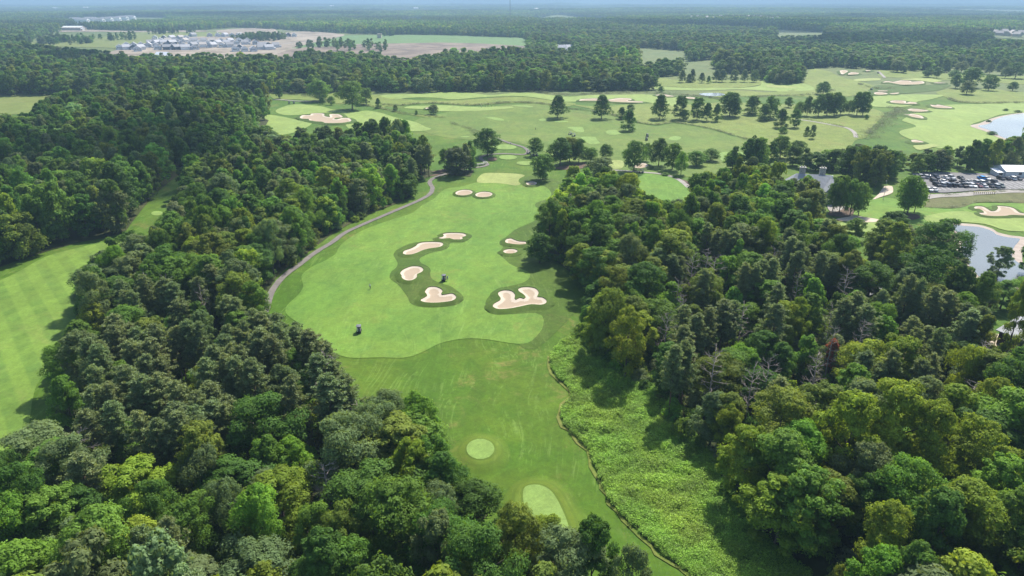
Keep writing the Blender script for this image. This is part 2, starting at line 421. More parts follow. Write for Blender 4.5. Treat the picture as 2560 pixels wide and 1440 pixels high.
sheet('fairway', FAIR, M['fairway'], .05, 3.0)
sheet('putting_green', Z8([(1600,65),(1640,35),(1720,30),(1850,35),(1920,45),(1935,55),(1900,75),(1890,95),(1905,115),(1870,125),(1790,112),(1700,105),(1620,105),(1590,95)]), M['green'], .10, 3.0)
sheet('rough_island', Z8([(1410,452),(1480,455),(1530,462),(1543,480),(1525,505),(1470,515),(1410,525),(1390,545),(1380,570),(1340,590),(1260,610),(1200,640),(1178,665),(1190,690),(1240,720),(1258,745),(1255,780),(1275,815),(1340,845),(1400,865),(1450,900),(1480,925),(1488,950),(1470,980),(1420,1000),(1330,1010),(1230,1010),(1160,1000),(1110,975),(1095,940),(1060,890),(1020,845),(970,810),(962,790),(975,755),(1010,725),(1020,690),(1000,650),(990,625),(1010,590),(1050,565),(1100,540),(1180,522),(1270,515),(1310,500),(1330,475),(1370,458)]), M['verge'], .10, 2.0)
# left hole
sheet('fairway', [(-420,1260),(-420,820),(0,698),(49,677),(112,644),(161,629),(230,612),(300,602),(330,640),(280,700),(220,760),(200,830),(150,900),(100,950),(82,990),(72,1046),(60,1085),(20,1120),(0,1150),(-100,1230)], M['fairway2'], .05, 3.5)
sheet('fairway_strip', [(318,590),(330,555),(360,528),(390,512),(430,480),(520,415),(600,378),(640,372),(600,400),(500,455),(440,510),(420,545),(380,585)], M['rough'], .07, 4)
sheet('tee_box', ell(393, 534, 15, 5.5), M['tee'], .13, 2)
sheet('rough', Z8([(1905,118),(2000,128),(2070,130),(2115,160),(2125,190),(2110,215),(2060,230),(2015,250),(2010,270),(2040,300),(2030,340),(2000,375),(1940,400),(1870,430),(1830,460),(1800,485),(1765,510),(1760,535),(1780,565),(1765,590),(1748,615),(1760,640),(1790,670),(1830,710),(1900,745),(1960,770),(1975,795),(1960,825),(1920,850),(1830,872),(1740,890),(1690,930),(1655,975),(1655,1010),(1690,1040),(1740,1062),(1820,1070),(1930,1065),(2010,1062),(2060,1080),(2072,1110),(2060,1165),(2010,1225),(1960,1258),(1890,1268),(1940,1300),(2010,1300),(2100,1240),(2200,1150),(2300,1050),(2360,950),(2400,820),(2250,720),(2150,600),(2150,400),(2200,250),(2200,120),(2050,60),(1950,60)]), M['rough2'], .035, 3.5)
# tee mounds of the main hole
def mound(hh, d0):
    def f(p, b):
        t = np.clip(dist_poly(b, p) / d0, 0, 1); return hh * t * t * (3 - 2 * t) - .12
    return f
def ringed(o, poly):
    me = o.data; co = np.empty(len(me.vertices) * 3, np.float32); me.vertices.foreach_get('co', co); co = co.reshape(-1, 3)
    q = np.array(world_poly(poly)); d = dist_poly(smooth_poly(q, .5), co[:, :2].astype(float)); a = me.attributes.new('ring', 'FLOAT', 'POINT'); a.data.foreach_set('value', d.astype(np.float32))
    m = M['rough'].copy(); m.name = 'ring_mown_rough'; me.materials[0] = m; nt = m.node_tree
    b = [n for n in nt.nodes if n.type == 'BSDF_PRINCIPLED'][0]; src = b.inputs['Base Color'].links[0].from_socket
    at_ = nt.nodes.new('ShaderNodeAttribute'); at_.attribute_name = 'ring'
    sn = math_n(nt, 'SINE', math_n(nt, 'ADD', math_n(nt, 'MULTIPLY', at_.outputs['Fac'], 4.2), math_n(nt, 'MULTIPLY', noise(nt, pos(nt), .5, 2), 2.0)))
    fade = ramp(nt, at_.outputs['Fac'], 4.5, .2)
    c = mixc(nt, math_n(nt, 'MULTIPLY', fade, .5), src, (.105, .135, .016))
    c = mixc(nt, math_n(nt, 'MULTIPLY', math_n(nt, 'MULTIPLY', ramp(nt, sn, .0, .9), fade), .5), c, (.05, .085, .009)); nt.links.new(c, b.inputs['Base Color'])
TEE1 = ell(1201, 1126, 35, 26)
TEE2 = [(1307,1241),(1313,1222),(1334,1216),(1356,1219),(1375,1230),(1390,1249),(1405,1279),(1418,1312),(1420,1330),(1400,1338),(1365,1325),(1335,1300),(1312,1272)]
t1, _ = sheet('tee_mound', ell(1203, 1132, 74, 56), M['rough'], .10, .6, zf=mound(.75, 3.4)); ringed(t1, TEE1)
t2, _ = sheet('tee_mound', [(1250,1300),(1262,1235),(1300,1195),(1360,1185),(1420,1210),(1455,1260),(1490,1330),(1480,1385),(1420,1390),(1330,1350)], M['rough'], .10, .6, zf=mound(.75, 3.2)); ringed(t2, TEE2)
sheet('tee_box', ell(1201, 1126, 35, 26), M['tee'], .78, 1.5)
sheet('tee_box', [(1307,1241),(1313,1222),(1334,1216),(1356,1219),(1375,1230),(1390,1249),(1405,1279),(1418,1312),(1420,1330),(1400,1338),(1365,1325),(1335,1300),(1312,1272)], M['tee'], .78, 1.5)

# middle distance: range, fairways, greens
sheet('practice_range', [(1040,300),(1150,275),(1280,262),(1350,258),(1420,275),(1530,290),(1590,305),(1640,312),(1690,307),(1760,322),(1830,340),(1880,350),(1900,372),(1880,400),(1800,440),(1650,440),(1500,430),(1420,405),(1340,372),(1250,355),(1180,352),(1110,342),(1060,325)], M['range'], .04, 7)
sheet('native_meadow', [(1420,262),(1480,268),(1560,262),(1640,258),(1720,262),(1820,255),(1900,262),(2000,262),(2060,275),(2160,268),(2210,285),(2180,320),(2165,345),(2140,350),(2120,372),(2060,400),(1960,405),(1900,380),(1890,352),(1830,337),(1760,318),(1690,304),(1640,309),(1590,302),(1530,287)], M['native'], .12, 8)
sheet('native_meadow', [(680,232),(760,232),(880,236),(960,240),(1010,248),(1100,252),(1200,248),(1300,244),(1400,255),(1440,262),(1400,270),(1340,258),(1280,257),(1180,262),(1080,258),(1000,262),(960,268),(1000,286),(1060,288),(1110,290),(1060,292),(1010,286),(950,272),(900,262),(820,256),(760,250),(690,248)], M['native'], .12, 8)
sheet('native_meadow', [(1640,195),(1700,200),(1800,200),(1890,200),(1905,212),(1860,220),(1780,220),(1700,217),(1640,214)], M['native'], .12, 10)
sheet('native_meadow', [(1800,244),(1900,240),(2000,240),(2060,250),(2150,235),(2190,222),(2160,208),(2100,190),(2030,172),(2000,215),(1920,232),(1840,228),(1760,232)], M['native'], .12, 10)
sheet('native_meadow', [(2340,232),(2380,222),(2480,222),(2560,232),(2800,240),(2800,262),(2560,258),(2480,258),(2400,254),(2370,245)], M['native'], .12, 10)
sheet('native_meadow', [(2210,172),(2300,178),(2400,186),(2560,192),(2800,200),(2800,215),(2560,212),(2460,205),(2360,200),(2280,195),(2200,192)], M['native'], .12, 10)
FAR = {}
sheet('fairway', Z1([(200,300),(330,250),(440,240),(640,265),(770,300),(960,320),(1100,305),(1230,330),(1400,380),(1600,420),(1700,460),(1750,475),(1740,485),(1650,500),(1500,500),(1300,480),(1080,480),(970,500),(900,460),(900,360),(820,330),(600,340),(350,355),(240,340)]), M['fairway3'], .06, 8)
sheet('fairway', Z1([(-120,360),(0,352),(120,350),(240,365),(330,385),(470,415),(560,440),(420,520),(200,560),(0,470),(-80,430)]), M['fairway3'], .06, 8)
sheet('fairway', Z1([(1240,160),(1330,150),(1500,145),(1650,135),(1850,125),(2000,125),(2200,135),(2340,150),(2560,137)]) + Z2([(200,295),(400,315),(530,330),(700,325),(1000,315),(1300,305),(1450,310),(1550,320),(1650,330),(1700,380),(1680,420),(1560,415),(1400,390),(1300,375),(1000,385),(700,385),(540,385),(400,365),(200,340),(0,325)]) + Z1([(2560,165),(2300,175),(2000,195),(1800,180),(1600,180),(1400,190),(1300,180)]), M['fairway3'], .14, 9)
sheet('fairway', Z1([(1480,275),(1560,258),(1700,260),(1900,255),(2100,265),(2400,268),(2560,272),(2580,280),(2560,288),(2400,300),(2200,310),(2000,315),(1830,318),(1650,300),(1520,290)]), M['fairway3'], .16, 8)
sheet('fairway', Z2([(1430,225),(1700,232),(2000,240),(2300,245),(2480,225),(2500,130),(2640,120),(2800,170),(3000,230),(3000,262),(2700,275),(2300,265),(1900,262),(1600,262),(1430,250)]), M['fairway3'], .14, 9)
sheet('fairway', Z3([(1030,410),(1250,395),(1730,392),(1740,405),(1600,440),(1500,455),(1400,500),(1040,500)]), M['fairway3'], .14, 9)
sheet('fairway', Z3([(1100,300),(1300,305),(1560,300),(1760,290),(1830,300),(1720,340),(1500,370),(1350,385),(1150,380),(1000,350)]), M['verge'], .13, 10)  # cloud shade on this fairway, put into the colour as darker grass
sheet('fairway', Z3([(1560,530),(1700,490),(1900,478),(2200,475),(2560,465),(2900,480),(2900,560),(2390,580),(2200,640),(2030,690),(2080,715),(2200,755),(2330,815),(2430,840),(2300,900),(2000,950),(1700,930),(1550,880),(1340,800),(1320,760),(1480,710),(1340,660),(1340,650),(1420,600),(1430,580)]), M['fairway3'], .12, 9)
sheet('putting_green', Z3([(860,235),(1000,222),(1120,225),(1100,245),(960,255),(880,250)]), M['green'], .2, 9)
sheet('putting_green', Z3([(1320,235),(1450,222),(1600,222),(1700,240),(1740,255),(1650,268),(1500,250)]), M['green'], .2, 9)
sheet('putting_green', Z3([(1460,900),(1650,890),(1720,900),(1520,950),(1460,920)]), M['green'], .2, 6)
sheet('putting_green', Z3([(0,300),(120,300),(300,315),(180,325),(0,320)]), M['green'], .22, 9)
for e in ([(555,635),(600,655),(640,680),(690,688),(718,680),(712,640),(690,628),(600,628)], [(940,680),(975,658),(1040,658),(1085,690),(1080,705),(1000,715),(960,705)],
          [(1565,765),(1590,735),(1640,727),(1690,740),(1680,760),(1630,778)], [(690,742),(820,738),(850,770),(880,805),(850,815),(780,815),(720,780)],
          ell(310, 553, 42, 11), ell(490, 570, 72, 8), [(2060,895),(2200,880),(2350,890),(2345,940),(2310,980),(2200,985),(2090,960)], [(-270,375),(-160,372),(-60,392),(-80,402),(-150,398),(-250,385)]):
    sheet('target_green', Z2(e) if e[0][0] > -200 else Z2([(x + 280 - 10, y + 50 - 10) for x, y in e]), M['tee'], .12, 4)
sheet('target_green', Z1([(2290,370),(2400,375),(2480,395),(2460,405),(2400,400)]), M['tee'], .12, 4)
sheet('target_green', Z1(ell(2090, 570, 46, 9)), M['tee'], .12, 4)
sheet('putting_green', ell(1270, 393, 23, 5.5), M['tee'], .14, 3)
sheet('putting_green', ell(1312, 406, 21, 5), M['tee'], .14, 3)
sheet('putting_green', ell(1262, 371, 30, 5.5), M['tee'], .14, 3)
sheet('putting_green', [(1517,404),(1553,402),(1560,412),(1552,424),(1530,424),(1518,414)], M['green'], .14, 3)
sheet('lawn', [(1596,436),(1650,440),(1690,447),(1715,462),(1727,490),(1715,512),(1660,512),(1610,500),(1596,470)], M['fairway'], .10, 3)
sheet('fairway', Z7([(1640,600),(1720,580),(1800,562),(1900,548),(2050,545),(2150,575),(2300,602),(2560,600),(2900,600),(2900,740),(2560,728),(2400,720),(2300,690),(2200,660),(2000,645),(1850,640),(1700,650)]), M['fairway3'], .14, 4)
sheet('fairway', Z7([(980,500),(1060,440),(1180,425),(1330,420),(1640,500),(1900,520),(2100,470),(2560,470),(2900,480),(2900,610),(2200,610),(1700,650),(1400,690),(1150,740),(900,650),(1000,590)]), M['fairway'], .08, 4)
sheet('fairway', Z7([(860,650),(1000,640),(1250,640),(1400,700),(1300,800),(1100,780),(900,720)]), M['fairway3'], .13, 4)
sheet('native_meadow', Z7([(1640,505),(1690,440),(1800,415),(2000,405),(2130,392),(2300,378),(2560,366),(2900,380),(2900,485),(2560,470),(2400,465),(2200,460),(2100,470),(2000,505),(1900,515),(1750,515)]), M['scrub'], .16, 3)
sheet('fairway', [(-300,250),(0,236),(80,236),(140,240),(120,252),(90,268),(84,284),(30,286),(-300,300)], M['pasture'], .12, 10)
sheet('field', [(1095,162),(1152,160),(1156,172),(1100,174)], M['field'], .2, 15)

# ponds
WATER1 = Z3([(2100,708),(2200,688),(2250,655),(2370,610),(2480,588),(2700,570),(2900,600),(2900,880),(2700,900),(2560,875),(2470,848),(2330,800),(2220,748)])
WATER2 = Z7([(1870,668),(2000,682),(2150,692),(2265,728),(2310,762),(2420,788),(2520,800),(2465,880),(2450,960),(2510,1020),(2640,1080),(2640,1200),(2400,1250),(2250,1230),(2120,1130),(2010,985),(1985,890),(2005,800),(1965,745),(1890,705)])
for wpx, sp in ((WATER1, 6), (WATER2, 3)):
    w = np.array(world_poly(wpx)); c = w.mean(0)
    e = w - c; L = np.linalg.norm(e, axis=1)[:, None]
    sheet('pond_bank', (w + e / L * (3.6 if sp == 3 else 5)).tolist(), M['bank'], .20, sp, world=True)
    sheet('pond_water', wpx, M['water'], .26, sp)
sheet('pond_water', Z2([(1870,300),(1950,290),(2080,292),(2130,310),(2080,322),(1960,322)]), M['water'], .26, 6)
sheet('stream_water', [(2040,622),(2075,628),(2110,640),(2150,665),(2175,690),(2160,700),(2110,670),(2060,650),(2030,636)], M['water'], .2, 3)

# paths and paving
PATHPX = [(640,820),(655,790),(668,765),(674,742),(690,716),(715,690),(750,663),(790,630),(830,604),(862,580),(905,560),(960,537),(1010,516),(1050,499),(1075,484),(1081,470),(1074,455),(1085,444),(1110,436),(1140,428),(1160,421),(1193,418),(1218,412),(1212,404),(1201,396),(1212,389),(1237,386),(1268,385),(1309,386),(1320,380),(1309,371),(1276,363),(1252,354),(1225,340)]
_, PATHW = ribbon('cart_path', PATHPX, 2.1, M['path'], .14)
ribbon('cart_path', [(1500,424),(1531,428),(1566,430),(1610,433),(1648,436),(1676,442),(1700,452),(1722,470)], 2.4, M['path_pale'], .14)
ribbon('cart_path', [(640,248),(690,249),(740,253),(800,252)], 2.6, M['path_pale'], .2)
ribbon('cart_path', [(1990,298),(2040,306),(2090,316),(2118,322),(2135,333),(2140,345)], 2.6, M['path_pale'], .2)
ribbon('cart_path', [(2195,182),(2205,188),(2212,195)], 3, M['path_pale'], .3)
sheet('bark_bed', [(1040,440),(1100,425),(1160,415),(1165,421),(1120,431),(1080,440)], M['mulch'], .1, 3)
sheet('bark_bed', ell(1231, 398, 12, 4), M['mulch'], .2, 2)
sheet('bark_bed', Z2([(420,1035),(560,1010),(720,985),(780,1010),(700,1050),(520,1060)]), M['mulch'], .1, 3)
sheet('bark_bed', [(1700,450),(1722,456),(1745,480),(1745,505),(1730,500),(1722,470)], M['mulch'], .1, 3)
sheet('bark_bed', Z7([(770,560),(850,500),(990,505),(1000,560),(930,590)]), M['mulch'], .2, 3)
sheet('bark_bed', Z7([(840,610),(930,590),(1010,572),(1090,590),(1180,605),(1260,625),(1150,640),(950,632)]), M['gravel'], .18, 3)
sheet('bark_bed', Z7([(1380,570),(1560,575),(1610,605),(1540,625),(1400,610)]), M['mulch'], .22, 3)
sheet('terrace', Z7([(770,470),(850,465),(930,490),(900,515),(820,540),(780,520)]), M['path_pale'], .24, 3)
sheet('service_road', Z7([(1180,432),(1230,385),(1285,320),(1350,322),(1362,365),(1340,385),(1250,412)]), M['gravel'], .2, 3)
ribbon('service_road', Z7([(1640,425),(1740,410),(1900,403),(2000,398),(2100,386),(2300,372),(2420,366),(2560,370),(2700,400)]), 5.0, M['path_pale'], .3)
sheet('parking_lot', Z7([(1530,205),(1800,195),(2200,205),(2330,205),(2420,240),(2560,246),(2900,260),(2900,360),(2560,352),(2300,345),(1960,372),(1840,380),(1700,378),(1645,335),(1560,275)]), M['asphalt'], .26, 4, smooth=False)
sheet('service_road', [(2480,840),(2500,835),(2560,868),(2640,900),(2640,960),(2560,930),(2500,890),(2470,860)], M['gravel'], .14, 3)

# fields of the building estate and bare soil beyond the woods
sheet('field', [(790,105),(850,90),(960,88),(1060,88),(1310,95),(1330,112),(1300,124),(1200,122),(1100,115),(1000,111),(920,111),(830,120),(740,128),(700,122)], M['field'], .35, 30)
sheet('bare_soil', [(660,150),(690,135),(760,119),(830,117),(900,111),(1000,109),(1180,109),(1330,119),(1330,135),(1180,150),(1020,160),(900,150),(800,155)], M['soil_dark'], .5, 30)
sheet('bare_soil', [(540,79),(600,72),(680,72),(700,82),(760,80),(860,87),(795,105),(700,128),(690,150),(560,150),(600,128),(700,118),(720,98),(620,92)], M['soil'], .65, 30)
sheet('field', [(60,106),(240,95),(330,82),(500,81),(560,80),(540,90),(430,96),(350,112),(300,122),(240,119),(80,114)], M['pasture'], .35, 30)
sheet('bare_soil', [(290,126),(430,97),(560,91),(720,97),(740,118),(690,150),(300,150)], M['soil'], .4, 30)
sheet('bare_soil', [(148,74),(230,74),(330,78),(500,77),(500,80),(330,81),(230,80),(150,80)], M['soil'], .45, 40)
ribbon('estate_road', [(580,125),(690,112),(760,104),(790,100)], 7, M['path_pale'], .9)
ribbon('estate_road', [(460,80),(560,78),(640,77),(760,80),(800,81)], 9, M['gravel'], 1.0)

# ------------------------------------------------------------------ bunkers
def bunker(px, label, D=4.0, Hm=.55, grass='verge', fine=None, group='sand bunkers on the course'):
    w0 = np.array(world_poly(px)); yc = float(w0[:, 1].mean())
    s = fine or max(.9, yc * .0042)
    Hm = Hm * (1 if yc < 350 else 1.4); D = D * (1 if yc < 350 else 1.5)
    b = smooth_poly(w0, s * .7)
    n = len(b)
    g = grid_in(b, s, D + s)
    d = dist_poly(b, g); ins = inside(b, g)
    g = g[(d < D) & (d > s * .4)]
    pts, tris = cdt(np.concatenate([b, g]).tolist(), [(i, (i + 1) % n) for i in range(n)])
    c = np.array([pts[list(t)].mean(0) for t in tris])
    cin = inside(b, c); cd = dist_poly(b, c)
    d = dist_poly(b, pts); ins = inside(b, pts) & (d > 1e-3)
    base = hgt(pts[:, 0], pts[:, 1]) + .12 + np.abs(pts[:, 1]) * .00014
    t = np.clip(1 - d / D, 0, 1)
    zg = base + (Hm + .12) * t * t * (3 - 2 * t) - .14
    reach = min(3.0, max(1.2, float(d[ins].max()) * .75)) if ins.any() else 1.5
    u = np.clip(1 - d / reach, 0, 1)
    zs = base + .05 + (Hm - .22) * u * u
    def up(tt):
        a, b_, c_ = pts[tt[0]], pts[tt[1]], pts[tt[2]]
        return tt if (b_[0] - a[0]) * (c_[1] - a[1]) - (b_[1] - a[1]) * (c_[0] - a[0]) > 0 else tt[::-1]
    ts = np.array([up(q) for q, k in zip(tris, cin) if k]); tg = np.array([up(q) for q, k, e in zip(tris, cin, cd) if not k and e < D])
    ctr = w0.mean(0); org = Vector((ctr[0], ctr[1], 0))
    root = empty('sand_bunker', (ctr[0], ctr[1], H1(*ctr)))
    off = np.array([ctr[0], ctr[1], H1(*ctr)])
    def sub(name, tr, z, mats, dep=None):
        ids, inv = np.unique(tr, return_inverse=True)
        v = np.column_stack([pts[ids], z[ids]]) - off
        me = new_mesh(name, v, inv.reshape(-1, 3), mats, smooth=True)
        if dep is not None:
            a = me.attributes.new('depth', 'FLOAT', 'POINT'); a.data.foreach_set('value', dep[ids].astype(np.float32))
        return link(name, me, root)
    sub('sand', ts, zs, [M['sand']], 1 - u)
    sub('grass_bank', tg, zg, [M[grass]])
    # lip: the cut turf edge
    k = np.arange(n); zt = zg[:n] + .004; zb = zs[:n] - .06
    v = np.concatenate([np.column_stack([b, zt]), np.column_stack([b, zb])]) - off
    f = np.stack([k, (k + 1) % n, n + (k + 1) % n, n + k], 1)
    link('turf_lip', new_mesh('turf_lip', v, f, [M['lip']]), root)
    tag(root, label, 'bunker', group)
    return root
bunker(Z8([(1310,500),(1340,492),(1352,482),(1345,472),(1375,463),(1440,460),(1490,463),(1512,472),(1510,485),(1485,492),(1490,503),(1470,511),(1420,510),(1395,502),(1340,506)]), 'small ragged bunker at the top of the four in the fairway island', 2.6)
bunker(Z8([(1060,615),(1075,600),(1115,585),(1150,565),(1165,548),(1200,535),(1260,530),(1330,532),(1348,545),(1340,562),(1310,575),(1250,585),(1200,600),(1160,620),(1120,634),(1080,636),(1062,630)]), 'long slanted bunker, second from the top in the fairway island', 2.6)
bunker(Z8([(1040,775),(1060,752),(1095,735),(1130,725),(1180,728),(1205,745),(1203,762),(1185,775),(1162,785),(1160,805),(1140,822),(1110,830),(1075,826),(1052,810),(1050,795)]), 'rounded bean-shaped bunker left of the golf cart in the fairway island', 2.6)
bunker(Z8([(1250,877),(1290,875),(1330,890),(1345,908),(1335,925),(1340,935),(1380,930),(1415,927),(1440,945),(1438,965),(1410,980),(1340,988),(1280,990),(1220,985),(1188,975),(1187,965),(1215,950),(1233,940),(1228,925),(1217,912),(1230,890)]), 'heart-shaped bunker at the near tip of the fairway island', 2.6)
bunker(Z8([(1795,525),(1810,510),(1835,507),(1865,522),(1900,535),(1945,540),(1955,550),(1935,562),(1890,563),(1840,555),(1800,543)]), 'teardrop bunker at the right fairway edge above a small round one', 2.6)
bunker(Z8(ell(1832, 617, 52, 21)), 'small round bunker at the right fairway edge left of the lone tree', 2.6)
bunker(Z8([(1745,945),(1750,925),(1790,913),(1840,920),(1865,945),(1862,970),(1870,982),(1900,968),(1930,975),(1942,965),(1925,945),(1895,925),(1888,908),(1910,895),(1960,892),(2010,902),(2033,925),(2032,945),(2025,962),(2060,965),(2090,985),(2085,1008),(2050,1018),(1980,1015),(1900,1030),(1830,1042),(1750,1046),(1715,1035),(1705,1020),(1720,1003),(1755,985),(1762,970)]), 'large three-lobed bunker in the dark rough right of the fairway', 3.0)
bunker(Z8(ell(1984, 118, 40, 14)), 'small round bunker in tree shade right of the main green', 2.4)
bunker(Z8(ell(1498, 180, 62, 20, .35)), 'left one of the two oval bunkers short of the main green', 1.9, .5)
bunker(Z8(ell(1641, 192, 62, 20, .25)), 'right one of the two oval bunkers short of the main green', 1.9, .5)
bunker(Z1([(440,385),(470,365),(545,365),(550,352),(620,347),(680,352),(690,375),(740,385),(735,362),(760,355),(830,357),(865,375),(860,392),(800,395),(785,408),(810,410),(870,395),(930,395),(955,420),(940,435),(860,448),(760,450),(700,448),(660,435),(600,430),(530,415),(530,405),(470,402),(445,395)]), 'big many-fingered bunker on the hole behind the left woods', 3)
bunker(Z1([(30,530),(60,522),(120,525),(155,540),(120,548),(60,547)]), 'small bunker half hidden above the left woods', 3)
bunker(Z1([(1620,128),(1670,120),(1725,125),(1700,133),(1650,134)]), 'lone small bunker at the foot of the long tree belt', 2.5)
bunker(Z1([(1695,298),(1720,290),(1745,295),(1735,306),(1700,306)]), 'tiny bunker beside a small tree at the tee strip', 2)
bunker(Z2([(675,375),(700,365),(780,362),(840,362),(960,372),(1040,360),(1110,352),(1190,355),(1190,370),(1160,378),(1300,382),(1300,392),(1200,395),(1000,392),(950,382),(870,385),(680,385)]), 'wide ragged bunker behind the conical trees on the range', 2.5)
bunker(Z2([(1430,316),(1500,306),(1540,308),(1630,325),(1560,332),(1500,325)]), 'flat bunker at the right end of the far long fairway', 2.5)
bunker(Z2([(1735,340),(1780,335),(1830,345),(1820,360),(1750,355)]), 'small bunker between two conical trees below the small pond', 2.5)
bunker(Z2([(1220,1050),(1250,1010),(1330,1005),(1358,1030),(1330,1055),(1260,1065)]), 'pale bunker beside the green under the round park tree', 2.4)
nm = ['left bunker of the shaded pair on the right-hand hole', 'thin bunker above the shaded pair on the right-hand hole', 'right bunker of the shaded pair on the right-hand hole', 'long two-part bunker in the middle of the right-hand fairway',
      'slender slanted bunker at the far side of the lakeside fairway', 'upper of two left bunkers on the lakeside fairway', 'lower of two left bunkers on the lakeside fairway', 'bunker beside the near green of the lakeside hole',
      'wide ragged bunker below the far green on the right', 'small bunker right of the far green on the right', 'ragged bunker on the far grassy hill', 'right-hand bunker on the far grassy hill', 'thin bunker at the path on the far grassy hill']
for q, l in zip(([(1060,375),(1110,368),(1180,380),(1190,392),(1120,398),(1070,390)], [(1100,352),(1200,355),(1180,363),(1110,362)], [(1210,388),(1300,379),(1300,390),(1250,397)],
          [(1220,460),(1260,450),(1370,455),(1380,475),(1420,465),(1490,475),(1470,485),(1390,485),(1270,478),(1225,470)], [(1620,490),(1680,494),(1700,488),(1830,508),(1840,518),(1780,520),(1660,512)],
          [(1395,540),(1430,525),(1520,530),(1610,545),(1540,560),(1450,558)], [(1330,598),(1400,600),(1440,592),(1520,610),(1555,635),(1530,642),(1440,630),(1390,612)], [(1430,855),(1470,848),(1550,870),(1540,880),(1450,877)],
          [(1140,280),(1190,262),(1250,270),(1330,250),(1420,255),(1440,265),(1540,262),(1560,285),(1500,298),(1400,300),(1340,300),(1270,290),(1200,278)], [(1650,280),(1690,275),(1790,282),(1700,287)],
          [(715,160),(760,150),(800,165),(740,190)], [(800,185),(840,175),(905,180),(890,190),(810,193)], [(970,155),(1030,158),(990,168)]), nm):
    bunker(Z3(q), l, 2.5)
bunker(Z7([(2100,515),(2120,503),(2180,505),(2220,525),(2260,545),(2300,540),(2320,520),(2315,500),(2400,505),(2460,520),(2520,560),(2600,572),(2580,588),(2450,582),(2380,590),(2280,593),(2200,588),(2155,575),(2150,562),(2190,560),(2180,545),(2150,530),(2110,527)]), 'large winged bunker between the car park and the lower pond', 2.6)
# ------------------------------------------------------------------ trees: prototypes
def cards(c, nrm, size, rg, aspect=1.0, spin=None):
    """leaf sprays: one small quad each. c (N,3) centres, nrm (N,3) normals, size (N,)"""
    n = len(c)
    nrm = nrm / (np.linalg.norm(nrm, axis=1)[:, None] + 1e-9)
    a = rg.normal(size=(n, 3)) if spin is None else spin
    a = a - (a * nrm).sum(1)[:, None] * nrm; a /= np.linalg.norm(a, axis=1)[:, None] + 1e-9
    b = np.cross(nrm, a)
    s = size[:, None] * .5
    sh = rg.uniform(-.35, .35, (n, 1))
    v = np.stack([c - a * s, c + b * s * aspect + a * s * sh, c + a * s + nrm * s * .35, c - b * s * aspect - a * s * sh * .6], 1)
    return v.reshape(-1, 3)
def env_radius(t, shape):
    t = np.clip(t, 0, 1)
    if shape == 'round': return np.sqrt(np.clip(1 - (2 * t - .9) ** 2 / 1.21, 0.03, 1))
    if shape == 'dome': return np.clip((1 - t ** 2.2), 0, 1) ** .6 * (.72 + .28 * np.clip(t * 4, 0, 1))
    if shape == 'cone': return np.clip(1.0 - t, 0, 1) ** .75 * (.55 + .45 * np.clip(t * 5, 0, 1)) + .05
    if shape == 'oval': return np.clip(np.sin(np.pi * (t * .86 + .12)), 0, 1) ** .7
    if shape == 'egg': return np.where(t < .3, .62 + .38 * np.sin(np.clip(t / .3, 0, 1) * 1.5708), np.sqrt(np.clip(1 - ((t - .3) / .74) ** 2, .02, 1)) ** 1.1)
    if shape == 'pyr': return np.where(t < .2, .7 + .3 * t / .2, np.clip(1 - (t - .2) / .86, .04, 1) ** .72)
    if shape == 'spread': return np.sqrt(np.clip(1 - (1.5 * t - .55) ** 2 / .92, 0.03, 1))
def make_crown(seed, Ht, base, Rad, shape, nclump, ncard, size, crel=.26, flat=.8):
    rg = np.random.default_rng(seed)
    t = np.clip(rg.beta(1.25, 1.0, nclump), .03, .97)
    er = env_radius(t, shape) * Rad
    ang = np.arange(nclump) * 2.39996 + rg.uniform(0, .9, nclump)
    rr = er * np.where(rg.random(nclump) < .72, rg.uniform(.66, .9, nclump), rg.uniform(.15, .6, nclump))
    lobes = 1 + .18 * np.sin(ang * 3 + rg.uniform(0, 6)) + .12 * np.sin(ang * 5 + rg.uniform(0, 6))
    C = np.stack([np.cos(ang) * rr * lobes, np.sin(ang) * rr * lobes, base + t * (Ht - base) * .92], 1)
    rc = Rad * crel * rg.uniform(.75, 1.35, nclump) * np.clip(.55 + er / Rad * .6, .5, 1.1)
    k = rg.integers(0, nclump, ncard)
    d = rg.normal(size=(ncard, 3)); d[:, 2] = np.abs(d[:, 2]) * np.where(rg.random(ncard) < .8, 1, -.7) + .1
    d /= np.linalg.norm(d, axis=1)[:, None]
    bump = 1 + .22 * np.sin(d[:, 0] * 6 + k) * np.sin(d[:, 1] * 6 + k * 1.7) + .15 * np.sin(d[:, 2] * 9 + k * 2.3)
    p = C[k] + d * (rc[k] * rg.uniform(.72, 1.08, ncard) * bump)[:, None] * np.array([1, 1, flat])
    # drop sprays buried in other clumps
    keep = np.ones(ncard, bool)
    for j in range(nclump):
        q = (p - C[j]) / np.array([1, 1, flat]); keep &= ~(((q * q).sum(1) < (rc[j] * .62) ** 2) & (k != j))
    p, d, k = p[keep], d[keep], k[keep]
    nn = d * 1.15 + rg.normal(0, .42, d.shape) + np.array([0, 0, .3])
    v = cards(p, nn, size * rg.uniform(.65, 1.35, len(p)), rg, .72)
    q = np.arange(len(p) * 4).reshape(-1, 4)
    rnd = np.clip(rg.random(nclump)[k] * .45 + rg.random(len(p)) * .55, 0, 1)
    # bring the crown to its stated radius and height
    rad = np.percentile(np.hypot(v[:, 0], v[:, 1]), 98.5); v[:, :2] *= Rad / rad
    z0 = base; zt = np.percentile(v[:, 2], 99.8); v[:, 2] = z0 + (v[:, 2] - z0) * (Ht - z0) / (zt - z0)
    return v, q, rnd
